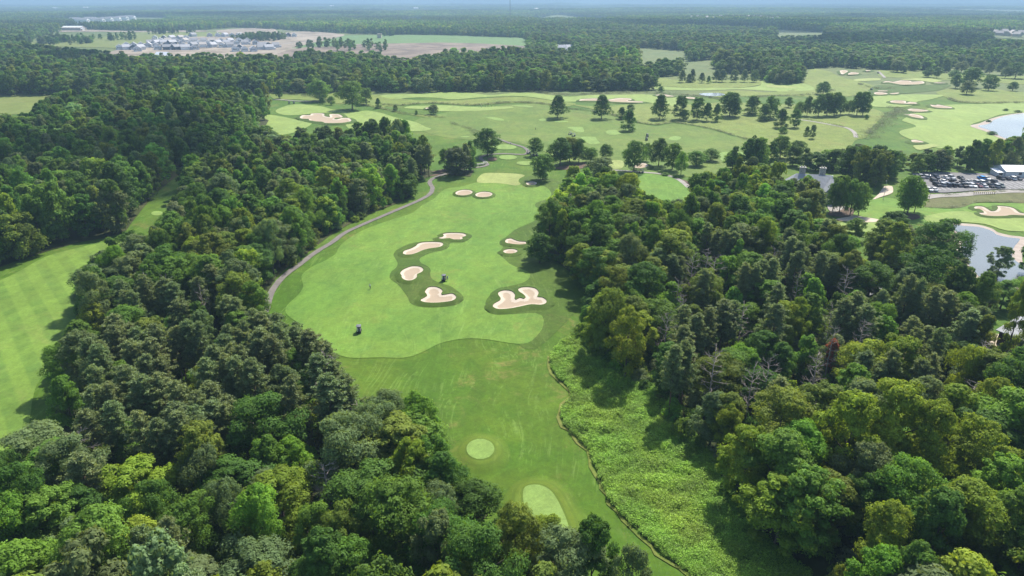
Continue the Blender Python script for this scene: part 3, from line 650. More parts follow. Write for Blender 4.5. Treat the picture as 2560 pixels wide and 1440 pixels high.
def trunk_mb(seed, Ht, base, Rad, r0, limbs=6, m=0):
    rg = random.Random(seed); mb = MB()
    top = base + (Ht - base) * .72; lean = (rg.uniform(-.3, .3), rg.uniform(-.3, .3))
    pts = [(0, 0, -.4), (0, 0, .25), (lean[0] * .3, lean[1] * .3, base * .6 + .3), (lean[0], lean[1], (base + top) / 2), (lean[0] * 1.6, lean[1] * 1.2, top)]
    mb.tube(pts, [r0 * 1.35, r0 * 1.1, r0 * .85, r0 * .5, r0 * .14], 7, m)
    for i in range(limbs):
        a = i * 2.4 + rg.uniform(0, .8); z0 = base * .8 + (top - base * .8) * (i + .3) / limbs * .8
        L = Rad * rg.uniform(.5, .8); z1 = z0 + L * rg.uniform(.45, .9)
        mb.tube([(lean[0] * .6, lean[1] * .6, z0), (math.cos(a) * L * .5, math.sin(a) * L * .5, z0 + (z1 - z0) * .4), (math.cos(a) * L, math.sin(a) * L, z1)], [r0 * .42, r0 * .28, r0 * .07], 5, m)
    return mb
def set_rnd(me, rnd):
    a = me.attributes.new('rnd', 'FLOAT', 'FACE'); a.data.foreach_set('value', rnd.astype(np.float32))
def crown_mesh(name, v, q, rnd, mat):
    me = new_mesh(name, v, q, [mat]); set_rnd(me, rnd); return me
def joined(name, mb, v, q, rnd, mats):
    nv = len(mb.v); V = np.concatenate([np.array(mb.v, float), v]); F = mb.f + [tuple(x) for x in (q + nv).tolist()]
    me = new_mesh(name, V, F, mats, [0] * len(mb.f) + [1] * len(q)); set_rnd(me, np.concatenate([np.full(len(mb.f), .5), rnd])); return me

PROTO = {}      # kind -> list of dict(trunk, crown, H, R)
def broad(kind, i, seed, Ht, base, Rad, shape, nc, n, size, crel=.26, flat=.8, r0=.3):
    v, q, rnd = make_crown(seed, Ht, base, Rad, shape, nc, n, size, crel, flat)
    PROTO.setdefault(kind, []).append(dict(crown=crown_mesh(f'{kind}_crown_{i}', v, q, rnd, M['leaf']), trunk=trunk_mb(seed, Ht, base, Rad, r0).mesh(f'{kind}_trunk_{i}', [M['bark']], True), H=Ht, R=Rad))
for i, (sh, Ht, ba, Ra, nc, cr, fl) in enumerate([('round', 18, 3.0, 5.2, 46, .27, .8), ('dome', 17, 2.2, 5.0, 55, .24, .75), ('spread', 16, 3.5, 5.8, 48, .26, .7), ('oval', 19, 2.5, 4.4, 44, .29, .85), ('round', 17, 2.0, 5.0, 70, .20, .75), ('dome', 19, 2.6, 5.4, 40, .30, .85), ('oval', 17, 1.5, 4.8, 60, .23, .8), ('spread', 18, 3.0, 5.6, 64, .22, .75), ('egg', 18, 1.8, 4.6, 130, .155, .9), ('oval', 19, 1.5, 4.3, 140, .145, .95), ('round', 17, 2.2, 5.0, 125, .16, .85)]):
    broad('broad', i, 100 + i, Ht, ba, Ra, sh, nc, 27000, .32, cr, fl)
for i, (sh, Ht, ba, Ra, nc, cr) in enumerate([('pyr', 14, 1.3, 4.4, 90, .24), ('pyr', 14, .5, 4.2, 95, .23), ('egg', 14, 1.4, 4.4, 80, .25)]):
    broad('cone', i, 200 + i, Ht, ba, Ra, sh, nc, 9000, .46, cr, .8, .2)
for i, (sh, Ht, ba, Ra, nc, cr) in enumerate([('egg', 14, 2.0, 5.0, 80, .25), ('egg', 14, 2.6, 5.2, 70, .28), ('egg', 14, 1.6, 4.8, 90, .23)]):
    broad('park', i, 300 + i, Ht, ba, Ra, sh, nc, 10000, .48, cr, .85, .24)
for i in range(2): broad('shrub', i, 350 + i, 3, .1, 1.8, 'dome', 26, 1800, .30, .3, .8, .05)

def make_pine(i, seed, Ht, cb, Rad, sparse=1.0):
    rg = np.random.default_rng(seed); mb = MB(); r0 = .2
    mb.tube([(0, 0, -.4), (0, 0, 2), (.1, .05, Ht * .5), (.15, -.1, Ht * .97)], [r0 * 1.2, r0, r0 * .7, .04], 6)
    cs, ns, sp, sz = [], [], [], []
    nb = int(62 * sparse)
    for b in range(nb):
        t = (b + rg.random()) / nb; z = cb + (Ht - cb) * t
        L = Rad * (1 - t ** 2) ** .65 * (.6 + .4 * min(1, t * 3)) * rg.uniform(.55, 1.1) + .2; a = b * 2.4 + rg.uniform(-.5, .5); rise = rg.uniform(-.05, .35)
        tip = np.array([math.cos(a) * L, math.sin(a) * L, z + L * rise])
        mb.tube([(0.1 * t, 0, z), tuple(tip)], [.05, .015], 3, cap=False)
        for s in range(7):
            f = rg.uniform(.25, 1.05); c = np.array([math.cos(a) * L * f, math.sin(a) * L * f, z + L * rise * f]) + rg.normal(0, .28, 3)
            m = rg.integers(22, 34)
            dd = rg.normal(size=(m, 3)); dd[:, 2] = np.abs(dd[:, 2]) * .9; dd /= np.linalg.norm(dd, axis=1)[:, None]
            cs.append(c + dd * .32); ns.append(rg.normal(size=(m, 3)) + np.array([0, 0, .4])); sp.append(dd); sz.append(rg.uniform(.36, .64, m))
    for b in range(10):
        z = cb * rg.uniform(.35, .98); a = rg.uniform(0, 6.28); L = rg.uniform(.6, 1.9)
        mb.tube([(0, 0, z), (math.cos(a) * L, math.sin(a) * L, z + rg.uniform(-.3, .2))], [.035, .012], 3, cap=False)
    cs, ns, sp, sz = map(np.concatenate, (cs, ns, sp, sz))
    v = cards(cs, ns, sz, rg, .27, sp); q = np.arange(len(cs) * 4).reshape(-1, 4)
    PROTO.setdefault('pine', []).append(dict(crown=crown_mesh(f'pine_crown_{i}', v, q, rg.random(len(cs)), M['needle']), trunk=mb.mesh(f'pine_trunk_{i}', [M['bark_pine']], True), H=Ht, R=Rad))
for i, (Ht, cb, Rad, sp) in enumerate([(18, 7, 3.1, 1.0), (17, 5.5, 3.3, .85), (18, 8, 3.0, .95), (17, 5, 3.0, .8)]): make_pine(i, 400 + i, Ht, cb, Rad, sp)
def make_dead(i, seed, Ht, Rad, nb):
    rg = random.Random(seed); mb = MB()
    mb.tube([(0, 0, -.4), (0, 0, 2), (.15, .1, Ht * .5), (.3, -.1, Ht)], [.26, .22, .15, .03], 6)
    tw = MB()
    def br(p, d, L, r, lev):
        e = [p[k] + d[k] * L for k in range(3)]; mid = [(p[k] + e[k]) / 2 + rg.uniform(-.08, .08) * L for k in range(3)]
        tw.tube([p, mid, e], [r, r * .7, r * .35], 4 if lev == 0 else 3, cap=False)
        if lev < 2:
            for _ in range(4 if lev == 0 else 3):
                nd = Vector(d) + Vector((rg.uniform(-.8, .8), rg.uniform(-.8, .8), rg.uniform(-.3, .8))); nd.normalize()
                f = rg.uniform(.35, .95); br([p[k] + d[k] * L * f for k in range(3)], tuple(nd), L * rg.uniform(.4, .6), r * .5, lev + 1)
    for b in range(nb):
        t = .32 + .66 * (b + rg.random()) / nb; a = b * 2.4 + rg.uniform(-.4, .4)
        d = Vector((math.cos(a), math.sin(a), rg.uniform(-.05, .7))).normalized()
        br([.1 * t, 0, Ht * t], tuple(d), Rad * (1.15 - t * .7) * rg.uniform(.7, 1.2), .075, 0)
    PROTO.setdefault('dead', []).append(dict(crown=tw.mesh(f'dead_branches_{i}', [M['deadwood']]), trunk=mb.mesh(f'dead_trunk_{i}', [M['deadwood']], True), H=Ht, R=Rad))
for i, (Ht, Ra, nb) in enumerate([(16, 3.4, 22), (15, 2.8, 26), (17, 3.8, 18)]): make_dead(i, 500 + i, Ht, Ra, nb)

# instanced prototypes for the masses
def proto_coll(name, items):
    c = bpy.data.collections.new(name)
    for k, me in enumerate(items):
        o = bpy.data.objects.new(f'{name}_{k:02d}', me); c.objects.link(o)
    return c
def mass_tree(seed, Ht, base, Rad, shape, nc, n, size, cr=.27):
    v, q, rnd = make_crown(seed, Ht, base, Rad, shape, nc, n, size, cr, .8)
    return joined(f'mass_tree_{seed}', trunk_mb(seed, Ht, base, Rad, .28, 2), v, q, rnd, [M['bark'], M['leaf']])
MID = [mass_tree(600 + i, *a) for i, a in enumerate([(18, 1.5, 5.2, 'egg', 46, 6500, .70), (18, 1.2, 5.2, 'dome', 50, 6500, .70), (18, 1.5, 5.2, 'round', 46, 6500, .70), (18, 1.5, 5.2, 'egg', 60, 6500, .66, .22), (18, 1, 5.2, 'dome', 34, 6500, .70, .33), (18, 1.2, 5.2, 'round', 90, 6500, .62, .19)])]
FARM = [mass_tree(650 + i, *a) for i, a in enumerate([(18, .5, 5.6, 'egg', 30, 1700, 1.25, .3), (18, .5, 5.6, 'dome', 30, 1700, 1.25, .3), (18, .5, 5.6, 'round', 28, 1700, 1.25, .32), (18, .5, 5.6, 'egg', 34, 1700, 1.25, .27)])]
def clump_far(seed, W, nt_, n, size):
    rg = np.random.default_rng(seed); vs_, qs, rs = [], [], []; off = 0
    for j in range(nt_):
        v, q, rnd = make_crown(seed * 10 + j, rg.uniform(14, 20), 1, rg.uniform(5, 6.5), 'dome', 12, n, size, .4)
        v = v + np.array([rg.uniform(-W, W), rg.uniform(-W, W), 0]); vs_.append(v); qs.append(q + off); rs.append(rnd); off += len(v)
    me = new_mesh(f'clump_{seed}', np.concatenate(vs_), np.concatenate(qs), [M['leaf']]); set_rnd(me, np.concatenate(rs)); return me
CLUMP = [clump_far(700 + i, 9, 4, 160, 3.2) for i in range(4)]
CLUMP2 = [clump_far(720 + i, 32, 14, 36, 7) for i in range(4)]
def joined_proto(p, mats):
    t, c = p['trunk'], p['crown']; nv = len(t.vertices)
    tv = np.empty(nv * 3, np.float32); t.vertices.foreach_get('co', tv); cv = np.empty(len(c.vertices) * 3, np.float32); c.vertices.foreach_get('co', cv)
    F = [tuple(q.vertices) for q in t.polygons] + [tuple(i + nv for i in q.vertices) for q in c.polygons]
    me = new_mesh('mass_' + c.name, np.concatenate([tv, cv]).reshape(-1, 3), F, mats, [0] * len(t.polygons) + [1] * len(c.polygons))
    r = np.full(len(c.polygons), .5, np.float32)
    if 'rnd' in c.attributes: c.attributes['rnd'].data.foreach_get('value', r)
    set_rnd(me, np.concatenate([np.full(len(t.polygons), .5, np.float32), r])); return me

def scatter(name, pts, rz, scl, idx, tint, coll, label, tilt=None):
    n = len(pts); me = bpy.data.meshes.new(name); me.vertices.add(n); me.vertices.foreach_set('co', np.asarray(pts, np.float32).ravel())
    def at(nm, ty, data, key):
        a = me.attributes.new(nm, ty, 'POINT'); a.data.foreach_set(key, np.ascontiguousarray(data).ravel())
    rot = np.zeros((n, 3), np.float32); rot[:, 2] = rz
    if tilt is not None: rot[:, :2] = tilt
    at('rot', 'FLOAT_VECTOR', rot, 'vector'); at('scl', 'FLOAT_VECTOR', np.asarray(scl, np.float32), 'vector'); at('idx', 'INT', np.asarray(idx, np.int32), 'value')
    at('tint', 'FLOAT_COLOR', np.column_stack([tint, np.ones(n)]).astype(np.float32), 'color')
    o = link(name, me); tag(o, label, kind='stuff')
    ng = bpy.data.node_groups.new(name, 'GeometryNodeTree')
    ng.interface.new_socket('Geometry', in_out='INPUT', socket_type='NodeSocketGeometry'); ng.interface.new_socket('Geometry', in_out='OUTPUT', socket_type='NodeSocketGeometry')
    gi, go = ng.nodes.new('NodeGroupInput'), ng.nodes.new('NodeGroupOutput')
    ip = ng.nodes.new('GeometryNodeInstanceOnPoints'); ci = ng.nodes.new('GeometryNodeCollectionInfo')
    ci.inputs['Collection'].default_value = coll; ci.inputs['Separate Children'].default_value = True; ci.inputs['Reset Children'].default_value = True
    def na(nm, ty):
        a = ng.nodes.new('GeometryNodeInputNamedAttribute'); a.data_type = ty; a.inputs[0].default_value = nm; return a.outputs[0]
    L = ng.links.new
    L(gi.outputs[0], ip.inputs['Points']); L(ci.outputs[0], ip.inputs['Instance']); ip.inputs['Pick Instance'].default_value = True
    L(na('idx', 'INT'), ip.inputs['Instance Index']); L(na('rot', 'FLOAT_VECTOR'), ip.inputs['Rotation']); L(na('scl', 'FLOAT_VECTOR'), ip.inputs['Scale'])
    L(ip.outputs[0], go.inputs[0])
    md = o.modifiers.new('scatter', 'NODES'); md.node_group = ng
    return o

# ------------------------------------------------------------------ trees: where they stand
TINTS = [('dark green', (.070, .146, .024)), ('mid green', (.104, .198, .028)), ('yellow-green', (.172, .245, .025)), ('grey-green', (.126, .182, .070)), ('olive green', (.138, .192, .032)), ('fresh green', (.124, .245, .028))]
W12 = [(1185,395,6),(1150,425,0),(1085,436,0),(1040,455,0),(1030,490,0),(1000,505,0),(930,530,0),(870,560,0),(820,590,0),(770,630,0),(720,670,0),(690,700,0),(668,735,0),(655,775,0),(690,795,8),(740,820,9),(800,845,10),(860,888,9),(905,940,8),(950,990,8),(1020,1028,9),(1095,1058,9),(1140,1095,8),(1155,1140,7),(1200,1190,8),(1235,1245,8),(1285,1300,8),(1390,1330,10),(1470,1370,10),(1550,1420,10),(1590,1470,8),(1500,1700,0),(1400,1760,0),(0,1760,0),(-350,1600,0),(-220,1330,5),(-60,1240,5),(10,1165,6),(70,1115,7),(150,1060,7),(135,1000,7),(140,960,7),(118,900,7),(150,850,7),(185,790,7),(175,735,7),(195,695,7),(250,630,8),(320,605,12),(400,572,13),(425,530,9),(455,500,5),(480,472,0),(570,415,0),(655,372,0),(690,345,5),(685,322,15),(760,318,15),(850,323,15),(940,311,15),(1010,313,15),(1045,347,14),(1085,362,14),(1130,372,13),(1175,380,12)]
W3 = [(-420,800,0),(0,668,0),(60,648,0),(130,625,0),(200,605,0),(270,593,0),(315,575,0),(338,545,0),(385,490,0),(440,445,0),(530,392,0),(590,368,0),(625,345,4),(648,312,6),(668,275,8),(664,243,12),(640,230,15),(500,217,16),(250,209,16),(212,230,15),(135,242,11),(90,264,8),(86,284,5),(30,288,14),(0,278,14),(-420,300,14)]
W4 = [(-500,244,0),(0,238,0),(120,235,0),(210,232,0),(500,235,0),(650,228,0),(760,227,0),(1040,226,0),(1200,228,0),(1400,229,0),(1560,228,0),(1640,223,0),(1640,195,10),(1620,175,16),(1540,150,16),(1400,128,17),(1300,122,17),(1180,128,17),(1158,142,17),(1155,172,0),(1092,174,0),(1060,160,14),(960,142,16),(900,129,16),(800,126,16),(700,139,17),(560,139,17),(440,150,17),(330,139,17),(250,126,17),(150,114,17),(0,106,17),(-500,98,17)]
W5 = [(1415,480,8),(1368,525,8),(1360,570,7),(1392,620,6),(1430,655,5),(1470,695,5),(1466,760,5),(1458,830,4),(1480,850,3),(1520,920,0),(1590,955,0),(1640,1010,0),(1665,1065,0),(1765,1140,0),(1818,1210,0),(1838,1270,0),(1885,1340,0),(1985,1400,0),(2040,1470,0),(2080,1780,0),(3100,1780,0),(3100,900,0),(2600,960,0),(2500,895,0),(2465,850,0),(2470,800,0),(2440,745,0),(2400,690,5),(2380,640,6),(2365,590,8),(2300,570,9),(2220,560,9),(2190,595,10),(2150,600,10),(2080,570,9),(2060,505,10),(2020,465,10),(1960,470,11),(1900,430,12),(1850,425,12),(1760,440,12),(1745,500,4),(1725,515,2),(1660,520,2),(1605,510,4),(1600,470,9),(1560,445,11),(1500,440,11),(1440,440,11),(1410,455,9)]
W6 = [(1760,425,0),(1850,432,0),(1960,415,0),(2040,425,0),(2110,440,0),(2170,480,0),(2210,475,0),(2230,430,0),(2290,437,0),(2400,432,0),(2490,430,0),(2600,420,0),(2600,395,0),(2520,395,0),(2440,405,0),(2360,402,0),(2260,400,0),(2160,395,0),(2100,395,0),(2030,405,0),(1950,408,0),(1880,405,0),(1800,415,0)]
W8 = [(1900,195,0),(1940,212,0),(1990,213,0),(2012,196,2),(2008,166,12),(1962,143,15),(1905,150,14),(1885,170,8),(1885,190,0)]
PINES1 = world_poly([(330,720,10),(520,700,10),(640,780,10),(760,850,10),(860,950,10),(930,1050,10),(860,1130,8),(620,1180,6),(400,1190,6),(200,1180,6),(190,1050,8),(210,900,8)])
PINES2 = world_poly([(1640,690,8),(1800,640,8),(1990,650,8),(2120,700,8),(2250,760,8),(2420,800,8),(2470,900,8),(2330,1000,8),(2100,1020,8),(1900,1080,8),(1740,1060,6),(1660,980,6),(1640,850,6)])
def fill(px, s, seed, jit=.38):
    w = np.array(world_poly(px)); rg = np.random.default_rng(seed); g = grid_in(w, s)
    g = g + rg.uniform(-jit, jit, g.shape) * s
    return g[inside(w, g)]
def in_view(x, y, z, m=160):
    px, py = P(x, y, z); return (px > -m) & (px < 2560 + m) & (py < 1440 + m * 1.6) & (np.asarray(y) > 20)
TREES = []      # dict(kind, x, y, H, R, tint index, wood)
def keep_off(p, polys, d):
    ok = np.ones(len(p), bool)
    for q, closed in polys:
        q = np.array(q); ok &= (dist_poly(q, p, closed) > d)
        if closed: ok &= ~inside(q, p)
    return ok
LAWNS = [(np.array(world_poly(WATER2)), True), (np.array(world_poly([(1596,430),(1715,440),(1735,480),(1730,520),(1596,515)])), True), (np.array(world_poly([(2480,760),(2560,720),(2640,800),(2640,930),(2480,880)])), True), (PATHW[:-6], False)]
STREAM = np.array(world_poly([(2030,640),(2080,640),(2130,660),(2180,700),(2190,735),(2160,735)]))
for wood, poly, s, seed in (('left', W12, 7.2, 11), ('right', W5, 7.2, 12)):
    p = fill(poly, s, seed); p = p[keep_off(p, LAWNS, 3.2)]; p = p[keep_off(p, [(STREAM, False)], 4)]
    p = p[in_view(p[:, 0], p[:, 1], 9)]
    ip = inside(PINES1 if wood == 'left' else PINES2, p)
    extra = fill([(0,0)], 1, 1) if False else None
    rg = np.random.default_rng(seed + 50)
    px, py = P(p[:, 0], p[:, 1], 9)
    for j in range(len(p)):
        u = rg.random()
        if wood == 'right' and ip[j] and rg.random() < .16: continue
        if ip[j] and u < (.62 if wood == 'left' else .34): kd = 'pine'
        elif ip[j] and u < (.71 if wood == 'left' else .54): kd = 'dead'
        elif not ip[j] and u < .015: kd = 'dead'
        elif not ip[j] and u < .05: kd = 'pine'
        else: kd = 'broad'
        far = np.clip((p[j, 1] - 150) / 120, 0, 1)
        if kd == 'pine': Hh, Rr, ti = rg.uniform(14.5, 17), rg.uniform(2.9, 3.9), 6
        elif kd == 'dead': Hh, Rr, ti = rg.uniform(11, 16), rg.uniform(2.4, 3.6), 7
        else:
            Hh = rg.uniform(11.5, 18.5) + 1.2 * far; Rr = 3.7 + 3.3 * rg.random() ** 1.2
            if ip[j]: Hh *= .78; Rr *= .8
            wts = [.18, .25, .18, .12, .15, .12] if wood == 'right' else [.26 + .1 * far, .26, .11 - .06 * far, .20, .12, .05]
            wts = np.array(wts) / sum(wts); ti = int(rg.choice(6, p=wts))
        TREES.append(dict(kind=kd, x=p[j, 0], y=p[j, 1], H=Hh, R=Rr, ti=ti, wood=wood, px=px[j], py=py[j]))
        if kd == 'pine' and rg.random() < .75:
            TREES.append(dict(kind='pine', x=p[j, 0] + rg.uniform(2.2, 3.8), y=p[j, 1] + rg.uniform(-3, 3), H=Hh * rg.uniform(.85, 1.05), R=Rr * .9, ti=6, wood=wood, px=px[j] + 8, py=py[j] + 3))
KEEP = [[(1085,445),(1170,425),(1210,412),(1350,455),(1390,470),(1375,490),(1345,520),(1325,560),(1318,600),(1322,640),(1375,660),(1432,690),(1446,712),(1438,780),(1415,855),(1380,880),(1400,950),(1440,985),(1420,1040),(1490,1130),(1540,1260),(1700,1410),(1750,1440),(1630,1440),(1560,1390),(1480,1345),(1400,1310),(1300,1300),(1258,1265),(1220,1205),(1162,1155),(1157,1105),(1130,1050),(1040,1015),(935,965),(885,895),(800,830),(745,805),(715,780),(678,768),(690,728),(755,672),(845,606),(975,546),(1055,510),(1080,482)],
        [(0,672),(120,632),(260,603),(238,620),(185,690),(165,730),(170,790),(135,850),(108,900),(125,960),(95,1080),(12,1150),(0,1170)], [(322,583),(342,552),(395,515),(405,545),(362,578)], [(0,238),(200,237),(130,247),(90,266),(84,281),(25,284),(0,274)],
        [(640,290),(690,250),(1040,230),(1640,230),(1640,212),(1760,220),(1900,210),(2010,200),(2180,180),(2560,205),(2560,340),(2300,370),(2130,350),(2050,370),(1900,345),(1820,375),(1650,345),(1540,355),(1350,345),(1180,352),(1090,348),(1040,333),(1000,306),(700,306),(650,310)],
        [(1605,445),(1690,450),(1722,475),(1720,500),(1640,500),(1608,480)], [(2110,525),(2190,500),(2330,505),(2560,510),(2560,590),(2530,640),(2480,670),(2440,680),(2400,610),(2360,570),(2250,548),(2120,560)], [(2295,440),(2560,440),(2560,500),(2310,492)],
        [(1390,900),(1440,880),(1480,920),(1560,990),(1640,1080),(1730,1180),(1770,1260),(1895,1400),(1955,1440),(1720,1430),(1540,1280),(1420,1060),(1430,990)],
        [(60,108),(160,80),(500,80),(600,70),(690,75),(760,82),(1310,97),(1300,118),(1180,112),(1020,132),(900,122),(680,131),(300,126),(200,118),(80,115)], [(2480,790),(2560,770),(2560,890),(2500,850)], [(1992,418),(2085,412),(2085,438),(2045,452),(2002,434)], [(2070,508),(2125,510),(2130,538),(2080,532)]]
def sight(x, y, Hh, Rr):
    """trees that would stand before an open place are lower there, or absent"""
    x, y, Hh, Rr = (np.asarray(a, float) for a in (x, y, Hh, Rr)); fac = np.zeros(len(x)); done = np.zeros(len(x), bool)
    for k in (1.0, .84, .68):
        rk = Rr * (.55 + .45 * k); bad = np.zeros(len(x), bool)
        for dx, dz in ((0, .97), (-.8, .62), (.8, .62), (-.55, .85), (.55, .85), (0, .55)):
            q = np.column_stack(P(x + dx * rk, y - (.4 * rk if dz < .6 else 0), Hh * k * dz))
            for pl in KEEP: bad |= inside(pl, q)
        ok = ~bad & ~done; fac[ok] = k; done |= ok
    return fac
def apply_sight(L):
    f = sight(*(np.array([t[k] for t in L]) for k in ('x', 'y', 'H', 'R'))); out = []
    for t, k in zip(L, f):
        if k > 0: t['H'] *= k; t['R'] *= .55 + .45 * k; out.append(t)
    return out
TREES = apply_sight(TREES)
# trees that catch the eye: base pixel, top pixel, crown width in pixels, look
NOTE = [(1562,945,768,95,'yellow-green','tall yellow-topped tree at the corner of the meadow'), (940,1360,1165,230,'dark green','broad dark round tree low in the left woods'), (680,1175,985,180,'dark green','dark dense tree in the middle of the left pines'),
        (375,1330,1160,190,'yellow-green','broad yellow-green tree low in the left woods'), (745,1240,1090,95,'fresh green','small bright green tree beside the left pines'), (110,1230,1075,200,'grey-green','bushy grey-green tree at the corner of the left fairway'),
        (2085,1245,985,150,'yellow-green','yellow-green tree above the meadow, left of three broad crowns'), (2185,1235,958,165,'yellow-green','yellow-green tree above the meadow, middle of three broad crowns'), (2275,1265,1010,135,'yellow-green','yellow-green tree above the meadow, right of three broad crowns'), (1930,1205,975,165,'olive green','broad olive tree beside the meadow shadow'), (2140,1010,850,125,'yellow-green','left one of two round yellow-green trees amid the right woods'), (2225,1018,845,125,'yellow-green','right one of two round yellow-green trees amid the right woods'),
        (2290,790,620,130,'dark green','dark tree beside the lower pond'), (2332,700,550,122,'dark green','big dark tree at the head of the lower pond'), (1050,1150,980,110,'fresh green','leafy bright tree at the rough edge'), (1370,1430,1295,105,'yellow-green','yellow-green tree hiding the near tee'), (1475,1545,1308,125,'dark green','dark leafy tree right of the tree hiding the near tee'), (1570,1600,1372,105,'grey-green','last grey-green tree at the bottom of the left woods'), (1290,1500,1272,125,'olive green','olive tree left of the tree hiding the near tee')]
TNAME = {n: i for i, (n, c) in enumerate(TINTS)}
for bx, by, ty, wpx, tn, lab in NOTE:
    x, y = G(bx, by); Hh = top_height(bx, by, ty); m = px_size(bx, by - (by - ty) * .5)
    Rr = wpx * m * .5
    TREES = [t for t in TREES if (t['x'] - x) ** 2 + (t['y'] - y) ** 2 > (Rr * .62 + 1.4) ** 2]
    a, b = P(x, y, 9)
    TREES.append(dict(kind='broad', x=x, y=y, H=Hh, R=Rr, ti=TNAME[tn], wood='note', px=float(a), py=float(b), label=lab, pi=int(bx) % 2 * 4))
# rusty dying pines
rust = []
for bx, by, ty, lab in ((2065,960,850,'rust-brown dying pine crown among the right pines'), (1705,960,880,'small rusty dying pine behind the yellow-topped tree'), (260,1140,1050,'rusty dying pine in the left pines'), (1720,640,560,'x')):
    if lab == 'x': continue
    x, y = G(bx, by); a, b = P(x, y, 9)
    TREES.append(dict(kind='pine', x=x, y=y, H=top_height(bx, by, ty), R=1.9, ti=8, wood='note', px=float(a), py=float(b), label=lab))
TREES.append(dict(zip(('x', 'y'), G(1992, 1325)), kind='dead', H=top_height(1992, 1325, 1165), R=3.2, ti=7, wood='note', px=1995., py=1230., label='bare dead pine with reddish trunk at the meadow edge'))
TREES.append(dict(zip(('x', 'y'), G(905, 1120)), kind='dead', H=top_height(905, 1120, 1000), R=2.6, ti=7, wood='note', px=905., py=1050., label='bare grey dead tree near the rough in the left woods'))

TINT_ALL = [c for n, c in TINTS] + [(.155, .215, .088), (.2, .17, .15), (.28, .10, .05)]
def ordw(n):
    return ['first', 'second', 'third', 'fourth', 'fifth', 'sixth', 'seventh', 'eighth', 'ninth', 'tenth'][n - 1] if n <= 10 else f"{n}{'th' if 10 < n % 100 < 14 else {1: 'st', 2: 'nd', 3: 'rd'}.get(n % 10, 'th')}"
KNAME = {'broad': 'broadleaf_tree', 'pine': 'pine_tree', 'dead': 'dead_tree', 'cone': 'conical_tree', 'park': 'park_tree', 'shrub': 'shrub'}
KCAT = {'broad': 'tree', 'pine': 'pine tree', 'dead': 'dead tree', 'cone': 'tree', 'park': 'tree', 'shrub': 'shrub'}
def plant(t, label, group, rg=rng):
    pr = PROTO[t['kind']]; p = pr[t.get('pi', int(rg.integers(0, len(pr))))]
    sx = t['R'] / p['R']; sz = t['H'] / p['H']
    e = empty(KNAME[t['kind']], (t['x'], t['y'], H1(t['x'], t['y'])), rg.uniform(0, 6.28), (sx, sx, sz))
    tag(e, label, KCAT[t['kind']], group)
    c = TINT_ALL[t['ti']]; k = rg.uniform(.85, 1.18); w = rg.uniform(.92, 1.1)
    for nm, me in (('trunk', p['trunk']), ('branches' if t['kind'] == 'dead' else 'crown', p['crown'])):
        o = link(nm, me, e); o['tint'] = [c[0] * k * w, c[1] * k, c[2] * k, 1.0]
    return e
# the ones that show largest stand as things of their own, the rest make up the masses
near, rest = [], []
for kd, cap in (('broad', 290), ('pine', 260), ('dead', 60)):
    L = [t for t in TREES if t['kind'] == kd]
    for t in L: t['size'] = (1e9 if t['wood'] == 'note' else 0) + (t['R'] * t['H'] / (t['x'] ** 2 + t['y'] ** 2 + 60 ** 2) if (-20 < t['px'] < 2580 and t['py'] < 1470) else 0)
    L.sort(key=lambda t: -t['size'])
    near += L[:cap]; rest += L[cap:]
for wood in ('left', 'right'):
    for kd in ('broad', 'pine', 'dead'):
        L = [t for t in near if t['wood'] == wood and t['kind'] == kd]
        rows = {}
        for t in L: rows.setdefault(int((1500 - t['py']) // 75), []).append(t)
        for k, (ri, row) in enumerate(sorted(rows.items())):
            row.sort(key=lambda t: t['px'])
            for j, t in enumerate(row):
                what = {'broad': TINTS[t['ti']][0] + ' broadleaf tree' if t['ti'] < 6 else '', 'pine': 'thin grey-green pine', 'dead': 'bare grey dead tree'}[kd]
                where = ('left woods' if wood == 'left' else 'right woods')
                t['label'] = f"{what} in the {where}, {ordw(k + 1)} row up, {ordw(j + 1)} from its left end"
for t in near: plant(t, t['label'], {'broad': 'broadleaf trees of the near woods', 'pine': 'pines of the near woods', 'dead': 'dead trees of the near woods'}[t['kind']])

# specimen trees on the course: base px, base py, top py, width px, kind, tint
def spec(lst, where, group):
    lst = sorted(lst, key=lambda q: q[0])
    for j, (bx, by, ty, wpx, kd, ti) in enumerate(lst):
        x, y = G(bx, by)
        t = dict(kind=kd, x=x, y=y, H=top_height(bx, by, ty), R=wpx * px_size(bx, by) * (.59 if kd in ('cone', 'park') else .5), ti=ti)
        nm = {'cone': 'conical tree', 'park': 'round-crowned tree', 'shrub': 'rounded shrub', 'broad': 'leafy tree'}[kd]
        plant(t, f"{TINTS[ti][0]} {nm} {where}, {ordw(j + 1)} from the left" if len(lst) > 1 else f"{TINTS[ti][0]} {nm} {where}", group)
spec([(1395,294,237,44,'cone',0), (1504,296,236,44,'cone',0), (1554,296,266,24,'cone',0), (1576,278,262,20,'cone',0), (1572,326,272,38,'cone',0), (1649,295,234,43,'cone',0), (1700,296,237,36,'cone',0), (1713,300,272,18,'cone',1), (1742,299,242,36,'cone',0), (1767,301,255,26,'cone',0), (1790,302,257,24,'cone',1), (1824,291,230,50,'park',0), (1837,292,254,28,'cone',1), (1880,287,240,44,'cone',1), (1910,300,258,36,'cone',1), (1925,295,240,40,'park',1)], 'in the row across the range meadow', 'trees across the range meadow')
spec([(1705,207,175,20,'cone',3), (1722,207,184,17,'cone',3), (1730,205,172,19,'cone',3), (1754,207,181,17,'cone',3), (1771,209,189,11,'cone',1), (1790,205,174,22,'cone',3), (1805,206,174,22,'cone',3), (1835,206,175,22,'cone',3), (1860,207,175,20,'cone',3), (1884,207,175,20,'cone',3)], 'in the far line below the woods', 'conical trees in the far line')
spec([(1652,230,215,18,'shrub',0)], 'standing alone beside the far long fairway', 'course shrubs')
